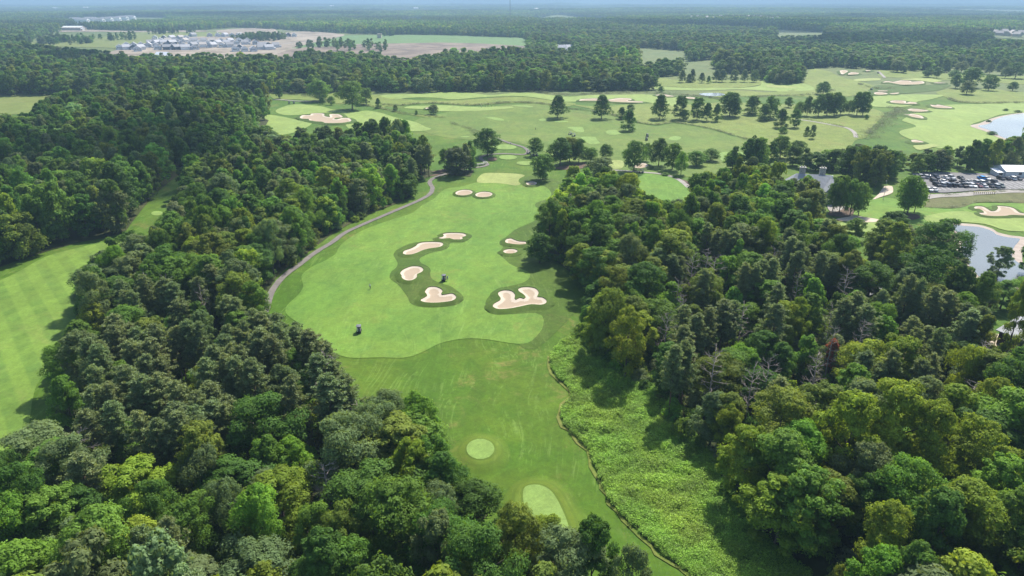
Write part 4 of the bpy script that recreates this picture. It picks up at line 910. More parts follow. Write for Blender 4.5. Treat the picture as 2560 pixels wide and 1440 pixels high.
spec([(881,274,202,66,'park',1)], 'standing alone behind the many-fingered bunker', 'course trees')
spec([(800,252,198,54,'park',1)], 'beside the left oak at the wood edge', 'course trees')
spec([(699,246,214,18,'cone',0), (806,260,241,15,'cone',0), (829,262,240,19,'cone',1), (916,262,220,30,'park',1), (946,271,245,16,'cone',0), (989,280,264,13,'cone',3), (1041,288,276,9,'shrub',0), (1084,285,261,24,'park',3)], 'strung along the native grass strip', 'small trees along the native strip')
spec([(1219,391,320,62,'park',0)], 'with bare trunk at the bend of the cart path', 'course trees')
spec([(1161,426,371,38,'park',1), (1040,468,445,12,'cone',1), (1140,421,365,38,'park',0), (1112,425,372,36,'broad',1)], 'beside the cart path', 'trees by the cart path')
spec([(1340,388,343,37,'park',0), (1357,450,386,54,'park',1), (1400,412,343,56,'park',0), (1424,405,342,46,'park',4), (1447,406,346,40,'park',0), (1477,405,370,34,'park',1), (1514,397,361,32,'park',0), (1499,460,395,62,'park',3), (1584,430,354,58,'park',0), (1617,402,357,22,'park',0), (1646,415,345,46,'park',0), (1680,425,359,44,'park',1), (1702,437,380,30,'park',5), (1740,415,377,48,'park',1), (1777,402,371,44,'park',1), (1831,424,380,44,'park',1), (1892,422,342,52,'park',1)], 'in the line between range and woods', 'park trees between range and woods')
spec([(1952,319,271,36,'cone',0), (1986,319,274,27,'cone',0), (1957,333,315,24,'shrub',1), (2016,340,316,16,'cone',1), (2030,347,312,16,'cone',3), (1950,395,337,44,'park',1), (1990,395,350,42,'park',0), (1887,346,336,13,'shrub',0), (2165,301,289,12,'shrub',0)], 'on the meadow behind the clubhouse', 'trees on the clubhouse meadow')
spec([(1971,269,242,20,'park',0), (1997,290,254,28,'park',1), (2017,290,240,22,'park',0), (2045,291,236,34,'park',0), (2067,290,232,36,'park',0), (2084,290,231,32,'park',0), (2100,287,240,26,'park',1), (2122,287,252,24,'park',1), (2141,291,232,34,'park',0), (2156,291,232,32,'park',0), (2057,237,204,33,'park',0)], 'in the grove beside the right-hand fairway', 'grove by the right-hand fairway')
spec([(2242,182,152,34,'park',3), (2258,184,164,16,'park',3), (2320,192,168,28,'park',0), (2342,194,166,22,'park',0), (2363,181,143,20,'park',3), (2366,182,160,18,'park',3), (2402,182,153,32,'park',3), (2445,180,146,34,'park',3), (2472,186,155,22,'park',3), (2502,188,147,30,'park',3), (2512,196,167,24,'park',3), (2537,197,156,38,'park',0), (2384,196,175,28,'park',0), (2388,221,186,24,'park',0), (2424,218,168,46,'park',0), (2415,237,203,32,'park',3), (2471,226,186,34,'park',0), (2531,227,204,24,'park',0)], 'scattered by the far right greens', 'trees by the far right greens')
# stand of clean-trunked trees by the lower fairway
spec([(2082,524,440,40,'park',0), (2098,528,435,44,'park',1), (2125,536,445,46,'park',1), (2146,536,455,44,'park',1), (2260,530,450,40,'park',1), (2268,536,440,60,'park',1), (2285,533,455,44,'park',1)], 'with clean trunks above the lower pond lawn', 'clean-trunked trees by the lower pond')
spec([(2225,605,530,80,'broad',0), (2135,600,545,60,'broad',1), (2070,640,575,46,'broad',1), (2490,700,620,60,'broad',3), (2585,690,590,90,'broad',0)], 'at the edge of the lower pond', 'trees at the lower pond')
spec([(2448,778,690,76,'broad',4), (2500,772,702,70,'broad',1), (2552,770,692,84,'broad',5), (2610,792,700,90,'broad',2), (2512,902,692,66,'broad',2)], 'in front of the lower pond', 'trees in front of the lower pond')
spec([(1349,666,591,64,'park',0)], 'standing alone at the right fairway edge', 'course trees')
spec([(2207,668 - 240,400,10,'shrub',1), (1663,440,432,24,'shrub',1), (1690,446,440,18,'shrub',1), (1726,459,448,18,'shrub',1), (2470,307,301,14,'shrub',0), (2515,276,270,16,'shrub',0), (2480,335,326,26,'shrub',0), (2545,281,275,22,'shrub',0)], 'clipped beside path or water', 'small shrubs')

def lowfreq(p, wl, seed):
    r_ = np.random.default_rng(seed); z = np.zeros(len(p))
    for k in range(7):
        a = r_.uniform(0, 6.28); w = wl * r_.uniform(.6, 1.6); z += np.sin((math.cos(a) * p[:, 0] + math.sin(a) * p[:, 1]) * 6.283 / w + r_.uniform(0, 6.28))
    return z / 2.6
# masses -------------------------------------------------------------------
def arr(L): return np.array(L)
def mass(name, items, coll, Hp, Rp, label, rg, stand=0):
    x, y, Hh, Rr, ti = (np.array([t[k] for t in items]) for k in ('x', 'y', 'H', 'R', 'ti'))
    tint = np.array(TINT_ALL)[ti] * rg.uniform(.68, 1.36, (len(x), 1)) * rg.uniform(.9, 1.1, (len(x), 3))
    if stand:
        q = np.column_stack([x, y]); a = lowfreq(q, stand, 301); b = lowfreq(q, stand * .6, 302); Hh = Hh * np.clip(1 + .16 * a, .7, 1.3); tint = tint * np.clip(1 + .22 * b, .6, 1.5)[:, None]
    idx = rg.integers(0, len(coll.objects), len(x))
    return scatter(name, np.column_stack([x, y, hgt(x, y)]), rg.uniform(0, 6.28, len(x)), np.column_stack([Rr / Rp, Rr / Rp, Hh / Hp]), idx, tint, coll, label)
rg = np.random.default_rng(99)
def ti_mix(n, w): return rg.choice(6, n, p=np.array(w) / sum(w))
mid = [t for t in rest if t['kind'] == 'broad']
def add_fill(poly, s, seed, w, h0=12.5, h1=20.5, out=None, r0=4.2, r1=7.6):
    p = fill(poly, s, seed); p = p[in_view(p[:, 0], p[:, 1], 12, 260)]
    ti = ti_mix(len(p), w)
    for j in range(len(p)): out.append(dict(x=p[j, 0], y=p[j, 1], H=rg.uniform(h0, h1), R=r0 + (r1 - r0) * rg.random() ** 1.4, ti=int(ti[j])))
add_fill(W3, 8.4, 21, [.4, .28, .03, .2, .09, .0], out=mid)
add_fill(W6, 8.2, 22, [.34, .34, .03, .17, .1, .02], 13.5, 19, out=mid, r0=4.4, r1=6.6)
add_fill(W4, 9.4, 23, [.3, .3, .05, .2, .12, .03], 12, 19, out=mid, r0=5.2, r1=8.6)
add_fill(W8, 7.0, 24, [.3, .2, .0, .5, .0, .0], 12, 17, out=mid)
mid = apply_sight(mid)
mass('woodland', mid, proto_coll('mass_mid', MID), 18, 5.2, 'dense green woodland of broadleaf crowns behind the nearest trees', rg, 120)
prest = [t for t in rest if t['kind'] in ('pine', 'dead')]
if prest: mass('pine_wood', [t for t in prest], proto_coll('mass_pine', [joined_proto(p, [M['bark_pine'], M['needle']]) for p in PROTO['pine']]), 17.5, 2.9, 'grey-green mass of further pines in the woods', rg)

# distant forest with clearings
CLEAR = [[(60,106,0),(150,76,0),(230,74,0),(330,77,0),(500,76,0),(590,69,0),(700,74,0),(780,80,0),(950,87,0),(1060,87,0),(1310,95,0),(1325,110,6),(1305,124,17),(1180,121,17),(1060,132,17),(1020,137,17),(900,125,17),(840,122,17),(800,126,17),(700,139,17),(560,135,17),(300,129,17),(200,122,17),(80,118,17)],
         [(1940,80,0),(2060,84,0),(2060,92,14),(1935,92,14)], [(2470,84,0),(2600,80,0),(2600,101,15),(2490,101,15)], [(1385,118,0),(1430,118,0),(1430,128,14),(1385,130,14)], [(180,48,0),(335,42,0),(330,56,12),(180,58,12)],
         [(1000,50,0),(1060,48,0),(1060,54,10),(1000,55,10)], [(150,68,0),(215,68,0),(215,76,10),(150,78,10)], [(1590,120,0),(1720,128,0),(1720,150,14),(1600,150,14)], [(1700,155,0),(1790,150,0),(1800,170,14),(1700,170,14)]]
CLEARW = [np.array(world_poly(c)) for c in CLEAR]
GOLF = np.array(world_poly([(-600,244,0),(1640,226,0),(1640,194,0),(1760,182,0),(1890,186,0),(2010,172,0),(2100,168,0),(2240,178,0),(2300,176,0),(2400,168,0),(2560,166,0),(3000,168,0),(3600,1400,0),(-1200,1400,0)]))
W4W = np.array(world_poly(W4)); W8W = np.array(world_poly(W8))
def far_points(y0, y1, s, seed):
    rg_ = np.random.default_rng(seed); ys = np.arange(y0, y1, s * .87); out = []
    for k, y in enumerate(ys):
        w = y * .80 + 60; xs = np.arange(-w, w, s) + (k % 2) * s / 2; out.append(np.column_stack([xs, np.full(len(xs), y)]))
    p = np.concatenate(out); p = p + rg_.uniform(-.4, .4, p.shape) * s
    for c in CLEARW: p = p[~inside(c, p)]
    p = p[~inside(GOLF, p)]; p = p[~inside(W4W, p)]; p = p[~inside(W8W, p)]
    return p
fa = far_points(480, 1900, 11.0, 31); nz = lowfreq(fa, 260, 5); fa = fa[(nz < 1.25) | (fa[:, 1] < 1000)]
fl = [dict(x=q[0], y=q[1], H=rg.uniform(10.5, 19.5), R=5.6 + 4.6 * rg.random() ** 1.5, ti=int(k)) for q, k in zip(fa, ti_mix(len(fa), [.35, .3, .05, .18, .1, .02]))]
NF = len(fl)
# a few copses standing in the estate fields
for cx, cy, n, w in ((655,100,70,45), (300,100,12,25), (415,85,16,30), (170,108,30,60), (815,118,22,40), (905,124,16,45), (975,90,7,14), (225,108,6,8), (120,104,30,70), (480,83,5,10)):
    x, y = G(cx, cy)
    for _ in range(n): fl.append(dict(x=x + rg.uniform(-w, w), y=y + rg.uniform(-w, w) * 1.3, H=rg.uniform(11, 18), R=rg.uniform(4.5, 6.5), ti=int(rg.choice([0, 1, 3]))))
fl = apply_sight(fl[:NF]) + fl[NF:]
mass('distant_forest', fl, proto_coll('mass_far', FARM), 18, 5.6, 'continuous far-off forest canopy beyond the golf course', rg, 330)
def far_mass(name, y0, y1, s, seed, protos, thr, wl, label, zs=1.0):
    p = far_points(y0, y1, s, seed); nz = lowfreq(p, wl, seed + 3); p = p[nz < thr]; n = len(p)
    ti = ti_mix(n, [.35, .3, .05, .18, .1, .02]); tint = np.array(TINT_ALL)[ti] * rg.uniform(.75, 1.25, (n, 1)) * np.clip(1 + .3 * lowfreq(p, wl * .8, seed + 8), .5, 1.6)[:, None]
    sc = rg.uniform(.85, 1.2, n); scatter(name, np.column_stack([p, hgt(p[:, 0], p[:, 1])]), rg.uniform(0, 6.28, n), np.column_stack([sc, sc, sc * zs]), rg.integers(0, len(protos), n), tint, proto_coll(name + '_parts', protos), label)
far_mass('distant_forest', 1900, 4600, 17, 41, CLUMP, .8, 1300, 'hazy blue-green forest reaching towards the horizon')
far_mass('distant_forest', 4600, 16000, 62, 42, CLUMP2, .7, 3600, 'faint blue forest along the horizon')

# forest floor under the near woods and undergrowth
for poly in (W12, W5, W3): sheet('forest_floor', poly, M['floor'], .13, 9, smooth=False)
UND = []
for poly, s, seed in ((W12, 4.6, 61), (W5, 3.9, 62)):
    p = fill(poly, s, seed); p = p[in_view(p[:, 0], p[:, 1], 2, 60)]; p = p[keep_off(p, LAWNS, 2.0)]; p = p[keep_off(p, [(STREAM, False)], 2.5)]
    p = p[p[:, 1] < 330]
    for q in p: UND.append(dict(x=q[0], y=q[1], H=rg.uniform(1.5, 5.5), R=rg.uniform(1.3, 2.8), ti=int(rg.choice(6, p=[.2, .25, .12, .23, .1, .1]))))
mass('undergrowth', UND, proto_coll('mass_shrub', [joined_proto(p, [M['bark'], M['leaf']]) for p in PROTO['shrub']]), 3, 1.8, 'leafy undergrowth between the trunks of the near woods', rg)

# tall meadow on the right
MEAD = [(1377,888),(1379,915),(1394,941),(1424,971),(1433,990),(1412,1012),(1405,1035),(1412,1061),(1435,1084),(1465,1110),(1480,1132),(1487,1162),(1506,1200),(1521,1237),(1544,1275),(1585,1312),(1622,1350),(1667,1391),(1709,1421),(1790,1475),(2000,1500),(2030,1440),(1960,1390),(1880,1300),(1840,1220),(1790,1140),(1710,1060),(1690,1000),(1640,940),(1560,900),(1500,850),(1430,840),(1400,862)]
def tuft(seed, Hh, Rr, n, w):
    rg_ = np.random.default_rng(seed); a = rg_.uniform(0, 6.28, n); r = np.sqrt(rg_.random(n)) * Rr; z = rg_.uniform(.25, 1, n) * Hh * (1 - .35 * (r / Rr) ** 2)
    c = np.column_stack([np.cos(a) * r, np.sin(a) * r, z]); nn = rg_.normal(0, .5, (n, 3)) + np.array([0, .25, 1.2])
    v = cards(c, nn, rg_.uniform(.13, .27, n), rg_, .5); me = new_mesh(f'tuft_{seed}', v, np.arange(n * 4).reshape(-1, 4), [M['grassblade']]); set_rnd(me, rg_.random(n)); return me
mead_o, MB_ = sheet('meadow', MEAD, M['verge'], .12, 3)
mw = np.array(world_poly(MEAD)); g = grid_in(mw, .56); g = g + rg.uniform(-.3, .3, g.shape); g = g[inside(mw, g)]
n = len(g); nz = lowfreq(g, 9, 77); nb = lowfreq(g, 3.5, 78)
tint = np.array([.190, .330, .036])[None] * (1 + .13 * nz)[:, None] * rg.uniform(.8, 1.2, (n, 1)); tint[:, 0] *= 1 + .10 * np.clip(lowfreq(g, 17, 79), -.5, 1.2)
s = rg.uniform(.75, 1.25, n) * (1 + .22 * nb)
scatter('meadow_plants', np.column_stack([g, hgt(g[:, 0], g[:, 1]) + .1]), rg.uniform(0, 6.28, n), np.column_stack([s, s, s]), rg.integers(0, 3, n), tint, proto_coll('mass_tuft', [tuft(i, 1.0, .58, 105, 1) for i in range(3)]), 'bright green waist-high meadow plants beside the rough')
edge = smooth_poly(world_poly(MEAD[:20]), 1.0, closed=False); dd = np.gradient(edge, axis=0); dd /= np.linalg.norm(dd, axis=1)[:, None]; nrm_ = np.column_stack([dd[:, 1], -dd[:, 0]])
sg = -1 if inside(mw, edge[40:41] + nrm_[40:41] * 2)[0] else 1
ribbon('worn_edge', (edge + nrm_ * sg * .55 + rng.normal(0, .25, edge.shape)).tolist()[::2], .6, M['thatch'], .11, world=True)
# tufts along the native grass strips of the course
NAT = []
for line, wd, den in (([(1420,275),(1480,281),(1530,288),(1590,303),(1640,309),(1690,305),(1760,320),(1830,338),(1885,352)], 3.0, 1.2), ([(960,262),(1000,262),(1080,259),(1180,262),(1280,256),(1340,258),(1400,268)], 5.0, 1.0), ([(900,262),(950,272),(1010,286),(1060,289),(1110,292)], 3, 1.0), ([(1280,229),(1350,232),(1420,238),(1500,236),(1600,232),(1700,236),(1800,248)], 4, 1.0),
                      ([(2165,346),(2180,330),(2205,312),(2225,292),(2250,278),(2240,268)], 9, .8), ([(2372,246),(2400,254),(2480,258),(2560,258)], 4, 1.0), ([(2000,296),(2060,308),(2110,320)], 1.6, 1.0), ([(1130,305),(1150,312),(1180,322),(1200,330)], 2.5, 1.0), ([(1180,325),(1200,338),(1240,345)], 6, .8), ([(2300,521),(2360,520),(2400,515),(2440,505),(2500,505),(2560,508)], 1.5, 1.4), ([(2360,490),(2420,482),(2500,480),(2570,478)], 3.5, 1.2), ([(1870,245),(1960,240),(2040,236),(2080,226)], 4, .7), ([(680,233),(760,240),(830,252)], 4, .8), ([(2150,213),(2190,222),(2230,222)], 3, .8)):
    w = smooth_poly(world_poly(line), 1.2, closed=False); k = int(len(w) * wd * den * .55)
    q = w[rg.integers(0, len(w), k)] + rg.normal(0, wd * .33, (k, 2)); NAT.append(q)
q = np.concatenate(NAT); n = len(q); s = rg.uniform(.6, 1.5, n) * np.clip(q[:, 1] / 330, .8, 2.0)
scatter('native_tufts', np.column_stack([q, hgt(q[:, 0], q[:, 1]) + .1]), rg.uniform(0, 6.28, n), np.column_stack([s, s, s * .8]), rg.integers(0, 2, n), np.array([.085, .11, .04])[None] * rg.uniform(.7, 1.3, (n, 1)), proto_coll('mass_native', [tuft(10 + i, .9, .8, 40, 1) for i in range(2)]), 'dark tall tufts edging the native grass strips')
# ------------------------------------------------------------------ buildings
M['wall_white'] = simple('white_siding', (.78, .78, .76), .7, .3, .06, .6)
M['wall_grey'] = simple('grey_siding', (.55, .56, .57), .7, .3, .06, .6)
M['wall_blue'] = simple('dark_blue_siding', (.10, .12, .15), .7, .3, .1, .6)
M['wall_tan'] = simple('tan_siding', (.42, .36, .28), .7, .3, .1, .6)
M['roof_grey'] = simple('grey_shingle_roof', (.36, .36, .375), .85, .15, .2, 1.5, bstr=.2)
M['roof_dark'] = simple('dark_shingle_roof', (.25, .25, .26), .85, .15, .2, 1.5, bstr=.2)
M['roof_brown'] = simple('brown_shingle_roof', (.36, .33, .30), .85, .15, .2, 1.5, bstr=.2)
M['roof_white'] = simple('white_metal_roof', (.62, .64, .66), .45, .5, .06, .5)
M['roof_slate'] = simple('weathered_grey_roof', (.20, .20, .205), .8, .2, .22, .9, bstr=.3)
M['roof_pale'] = simple('pale_grey_roof', (.23, .24, .25), .75, .2, .12, .6, bstr=.2)
M['glass'] = simple('dark_window_glass', (.02, .025, .03), .1, .6)
M['stone'] = simple('chimney_stone', (.30, .28, .25), .9, .15, .3, 1.8, bstr=.5)
M['wood_dark'] = simple('dark_timber', (.045, .032, .024), .8, .2, .3, 1.5)
M['steel'] = simple('galvanised_steel', (.25, .26, .27), .5, .4)
HM = {}
def house_meshes(W, L, hw, hr):
    k = (W, L, hw, hr)
    if k not in HM:
        w = MB(); w.prism([(-W / 2, 0), (W / 2, 0), (W / 2, hw), (0, hr - .15), (-W / 2, hw)], 'y', -L / 2, L / 2); w.box(-W * .42, W * .06, -L / 2 - 3.2, -L / 2 + .2, 0, hw * .52)
        r = MB(); e = .5
        for sg in (-1, 1):
            a, b = (sg * (W / 2 + e), hw - e * .55), (0, hr + .12)
            r.prism([a, b, (0, hr - .12), (a[0], a[1] - .25)] if sg < 0 else [b, a, (a[0], a[1] - .25), (0, hr - .12)], 'y', -L / 2 - e, L / 2 + e)
        r.prism([(-W * .46, hw * .5), (-W * .18, hw * .5 + W * .17), (W * .10, hw * .5)], 'y', -L / 2 - 3.6, -L / 2)
        g = MB().box(-W * .36, 0, -L / 2 - 3.28, -L / 2 - 3.21, .1, hw * .42)
        n = MB()
        for x in (-W * .28, W * .05, W * .3): n.box(x - .6, x + .6, -L / 2 - .06, -L / 2 - .004, hw * .62, hw * .62 + 1.5)
        HM[k] = (w, r, g, n, {})
    return HM[k]
def house(px, py, W, L, hw, hr, rz, wm, rm, label, group, name='house', z=0):
    w, r, g, n, cache = house_meshes(W, L, hw, hr)
    x, y = G(px, py); e = empty(name, (x, y, H1(x, y) + .3 + z), rz); tag(e, label, 'house' if name == 'house' else 'building', group)
    for nm, mb, m in (('wall', w, wm), ('roof', r, rm), ('garage_door', g, 'wall_white'), ('window', n, 'glass')):
        if (nm, m) not in cache: cache[(nm, m)] = mb.mesh(nm, [M[m]])
        link(nm, cache[(nm, m)], e)
    return e
hr_ = random.Random(5)
rows = [(129, [345, 590, 612, 634]), (124.5, [300, 316, 333, 352, 395, 418, 441, 464, 488, 600, 655, 673]), (118.5, [318, 335, 354, 372, 390, 412, 436, 460, 484, 508, 532, 556, 575, 655, 671, 690]), (112.5, [376, 393, 410, 431, 455, 478, 500, 522, 545, 568, 592, 613, 640]), (106.5, [386, 402, 421, 441, 463, 486, 510, 531, 553, 576, 599, 620]), (99, [388, 410, 430, 452, 466]), (92.5, [483, 525, 545, 563, 581, 600, 705, 721, 736])]
WN = {'wall_white': 'white', 'wall_grey': 'pale grey', 'wall_blue': 'dark blue'}; RN = {'roof_grey': 'grey', 'roof_dark': 'dark', 'roof_brown': 'brown'}
for ri, (py, xs) in enumerate(rows):
    for j, px in enumerate(xs):
        wm = hr_.choice(['wall_white', 'wall_white', 'wall_white', 'wall_grey', 'wall_grey', 'wall_blue'] if hr_.random() < .6 else ['wall_white', 'wall_grey']); rm = hr_.choice(['roof_grey', 'roof_grey', 'roof_dark', 'roof_brown'])
        W, L = hr_.choice([(11.5, 13), (12.5, 12), (11, 15)])
        house(px, py, W, L, 5.6, 9.4, hr_.choice([.45, .45, .45 + R(90), -.5, .5]) + hr_.uniform(-.12, .12), wm, rm, f"{WN[wm]} house with {RN[rm]} roof in the new estate, {ordw(ri + 1)} row back, {ordw(j + 1)} from left", 'houses of the new estate')
for j, (px, py) in enumerate([(104, 106.5), (112, 107.5), (121, 106)]): house(px, py, 12, 14, 5, 8.5, .3 + j * .4, 'wall_white', 'roof_grey', f"white farmhouse in the field left of the new estate, {ordw(j + 1)} from left", 'farm houses')
for j, (px, py) in enumerate([(1728, 57), (1745, 56), (1765, 58), (1782, 60), (1800, 54), (1815, 51), (1832, 52), (1850, 53), (1868, 54), (1885, 55), (1902, 57), (1918, 59), (1930, 62), (1940, 60)]): house(px, py - 1, 14, 16, 7, 13, .3 + j, 'wall_white', 'roof_brown', f"far tan-roofed house amid the forest on the right, {ordw(j + 1)} from left", 'far forest houses', z=9)
for j, (px, py) in enumerate([(2484, 92), (2496, 95), (2508, 90), (2518, 96), (2530, 93), (2541, 97), (2550, 94)]): house(px, py, 14, 15, 6, 11, .2 + j * .7, 'wall_tan', 'roof_brown', f"pale-roofed house at the far right edge of the forest, {ordw(j + 1)} from left", 'houses at the far right', z=5)
for j, (px, py) in enumerate([(1388, 124), (1403, 125.5), (1418, 124.5)]): house(px, py, 13, 16, 5, 9, .9 + j * .5, 'wall_grey', 'roof_grey', f"grey house at the end of the crop field, {ordw(j + 1)} from left", 'houses by the crop field')
house(413, 166, 12, 18, 8, 12, 1.3, 'wall_white', 'roof_white', 'white-roofed house peeping out of the left woods', 'houses in the woods', z=6)
house(1277, 90, 14, 24, 5, 9, 1.4, 'wall_white', 'roof_grey', 'white farm building behind the crop field', 'farm buildings', name='farm_building')
house(186, 76, 26, 60, 8, 12, 1.45, 'wall_tan', 'roof_white', 'long orange-walled shed left of the new estate', 'farm buildings', name='long_shed')
for j, (px, py) in enumerate([(190, 55), (208, 56.5), (228, 54), (248, 56), (268, 54), (288, 53), (308, 51), (326, 50)]):
    house(px, py, 20, 46, 12, 18, 1.4 + (j % 3) * .12, 'wall_white', 'roof_dark', f"far white apartment block at the upper left, {ordw(j + 1)} from left", 'far apartment blocks', name='apartment_block')
for j, (px, py) in enumerate([(139, 26), (215, 25), (845, 19), (1040, 24), (1340, 27), (1575, 22), (830, 22), (2230, 17)]):
    x, y = G(px, py); f = min(y, 8000) / 5200
    house(px, py, 18 * f, 30 * f, 9 * f, 12 * f, 1.5 + j, 'wall_white', 'roof_white', f"tiny white building in the hazy distance, {ordw(j + 1)} of the scattered ones", 'tiny far white buildings', name='far_building', z=8)
# tan block standing in the crop field
x, y = G(949, 96); e = empty('storage_tower', (x, y, 0)); tag(e, 'square tan block standing at the far edge of the crop field', 'tower')
MB().box(-4.5, 4.5, -4.5, 4.5, -1, 9).build('wall', M['wall_tan'], e); MB().box(-5, 5, -5, 5, 9.003, 10.2).build('roof', M['wall_tan'], e)
# radio mast
x, y = G(1275, 43); e = empty('radio_mast', (x, y, H1(x, y))); tag(e, 'thin dark radio mast rising from the distant forest', 'mast')
mm = MB()
for k in range(3): a = k * 2.094; mm.tube([(math.cos(a) * 1.9, math.sin(a) * 1.9, -2), (math.cos(a) * 1.5, math.sin(a) * 1.5, 106)], [.7, .6], 5)
M['mast'] = simple('dark_mast_steel', (.05, .05, .055), .6, .3); mm.build('leg_frame', M['mast'], e); mb = MB()
for k in range(26):
    z = k * 4
    for q in range(3):
        a, b = q * 2.094, (q + 1) * 2.094; mb.tube([(math.cos(a) * 1.4, math.sin(a) * 1.4, z), (math.cos(b) * 1.4, math.sin(b) * 1.4, z + 4)], .4, 3)
mb.build('bracing', M['mast'], e)

# clubhouse: steep grey roofs and two stone chimneys
cx, cy = G(2033, 428, 10); e = empty('clubhouse', (cx, cy, H1(cx, cy)), R(-14), (.84, .84, .92)); tag(e, 'grey-roofed clubhouse with two stone chimneys half hidden by trees', 'clubhouse')
MB().box(-13, 13, -9, 5, -.5, 5).box(-15.5, -7, -13, -9.004, -.5, 4.2).box(5, 12, -15, -9.004, -.5, 4.4).build('wall', M['wall_tan'], e)
rf = MB()
rf.add([(-14, -10, 4.8), (14, -10, 4.8), (14, 6, 4.8), (-14, 6, 4.8), (-8.5, -2, 10.6), (8.5, -2, 10.6)], [(0, 1, 5, 4), (1, 2, 5), (2, 3, 4, 5), (3, 0, 4)])
rf.build('roof', M['roof_pale'], e)
r2 = MB(); r2.prism([(4, 4.4), (8.5, 9.6), (13, 4.4)], 'y', -16, -3); r2.build('gable_roof', M['roof_pale'], e)
r3 = MB(); r3.prism([(-16.5, 4.2), (-11.3, 9.0), (-6, 4.2)], 'y', -14, -3); r3.build('gable_roof', M['roof_pale'], e)
for ax, ay in ((-5.2, .6), (4.9, 1.4)):
    c = MB().box(ax - 1.5, ax + 1.5, ay - 1.1, ay + 1.1, 7.5, 13.0, top=.93).build('chimney', M['stone'], e)
    MB().box(ax - 1.65, ax + 1.65, ay - 1.25, ay + 1.25, 13.003, 13.4).build('cap', M['stone'], c)
    for q in (-.7, .6): MB().tube([(ax + q, ay, 13.4), (ax + q, ay, 14.1)], .32, 8).build('flue', M['stone'], c)
for q in (9.2, 10.1): MB().tube([(q, .6, 8.2), (q, .6, 9.9)], .3, 8).build('vent', M['roof_white'], e)

# white-roofed barn beside the car park
bx, by = G(2512, 445); e = empty('barn', (bx, by, H1(bx, by) + .3), R(-4)); tag(e, 'long pale barn with white metal roof beside the car park', 'barn')
MB().prism([(0, -.5), (11, -.5), (11, 2.9), (5.5, 4.6), (0, 2.9)], 'x', 0, 34).build('wall', M['wall_grey'], e)
for sg in (0, 1):
    q = [(-.6, 2.84), (5.5, 4.78), (5.5, 4.64), (-.6, 2.68)] if sg == 0 else [(5.5, 4.78), (11.6, 2.84), (11.6, 2.68), (5.5, 4.64)]
    rf = MB().prism(q, 'x', -.5, 34.5).build('roof', M['roof_white'], e)
MB().prism([(1, -.5), (7, -.5), (7, 2.6), (1, 2.0)], 'x', -3.4, -.004).build('lean_to', M['wall_grey'], e)
MB().prism([(.5, 2.12), (7.3, 2.86), (7.3, 2.74), (.5, 2.0)], 'x', -3.9, -.504).build('lean_to_roof', M['roof_white'], e)
MB().box(-2.6, -1.0, .96, .998, 0, 1.9).build('door', M['glass'], e)
for q in (6, 13, 20, 27): MB().box(q, q + 1.4, -.04, -.004, 1.1, 2.2).build('window', M['glass'], e)

# low grey-roofed lodge at the right edge
p0 = np.array(G(2490, 822, 4.0)); p1 = np.array(G(2562, 850, 4.0)); d = (p1 - p0) / np.linalg.norm(p1 - p0); ang = math.atan2(d[1], d[0])
e = empty('lodge', (p0[0], p0[1], H1(*p0)), ang); tag(e, 'low grey-roofed lodge with square chimney at the right edge', 'lodge')
MB().prism([(.8, -.5), (16.2, -.5), (16.2, 3.9), (8.5, 5.6), (.8, 3.9)], 'x', .6, 26).build('wall', M['wood_dark'], e)
for q in ([(0, 4.0), (8.5, 5.95), (8.5, 5.75), (0, 3.8)], [(8.5, 5.95), (17, 4.0), (17, 3.8), (8.5, 5.75)]): MB().prism(q, 'x', 0, 26.5).build('roof', M['roof_pale'], e)
c = MB().box(4.4, 5.9, 3.0, 4.3, 4.4, 7.4).build('chimney', M['stone'], e); MB().box(4.3, 6.0, 2.9, 4.4, 7.403, 7.7).build('cap', M['wall_white'], c); MB().box(4.8, 5.5, 3.3, 4.0, 7.703, 8.0).build('flue', M['wood_dark'], c)
for q in (2.2, 5, 8, 11): MB().box(q, q + 1.6, .74, .796, .9, 2.6).build('window', M['glass'], e)
# grey shelter roof under the trees
p0 = G(2165, 722, 3); e = empty('shelter', (p0[0], p0[1], H1(*p0)), R(35)); tag(e, 'small grey-roofed shelter glimpsed between trees by the stream', 'shelter')
MB().box(-4, 4, -2.5, 2.5, -.4, 2.5).build('wall', M['wood_dark'], e)
for q in ([(-3.3, 2.4), (0, 4.0), (0, 3.85), (-3.3, 2.25)], [(0, 4.0), (3.3, 2.4), (3.3, 2.25), (0, 3.85)]): MB().prism(q, 'x', -5, 5).build('roof', M['roof_slate'], e)

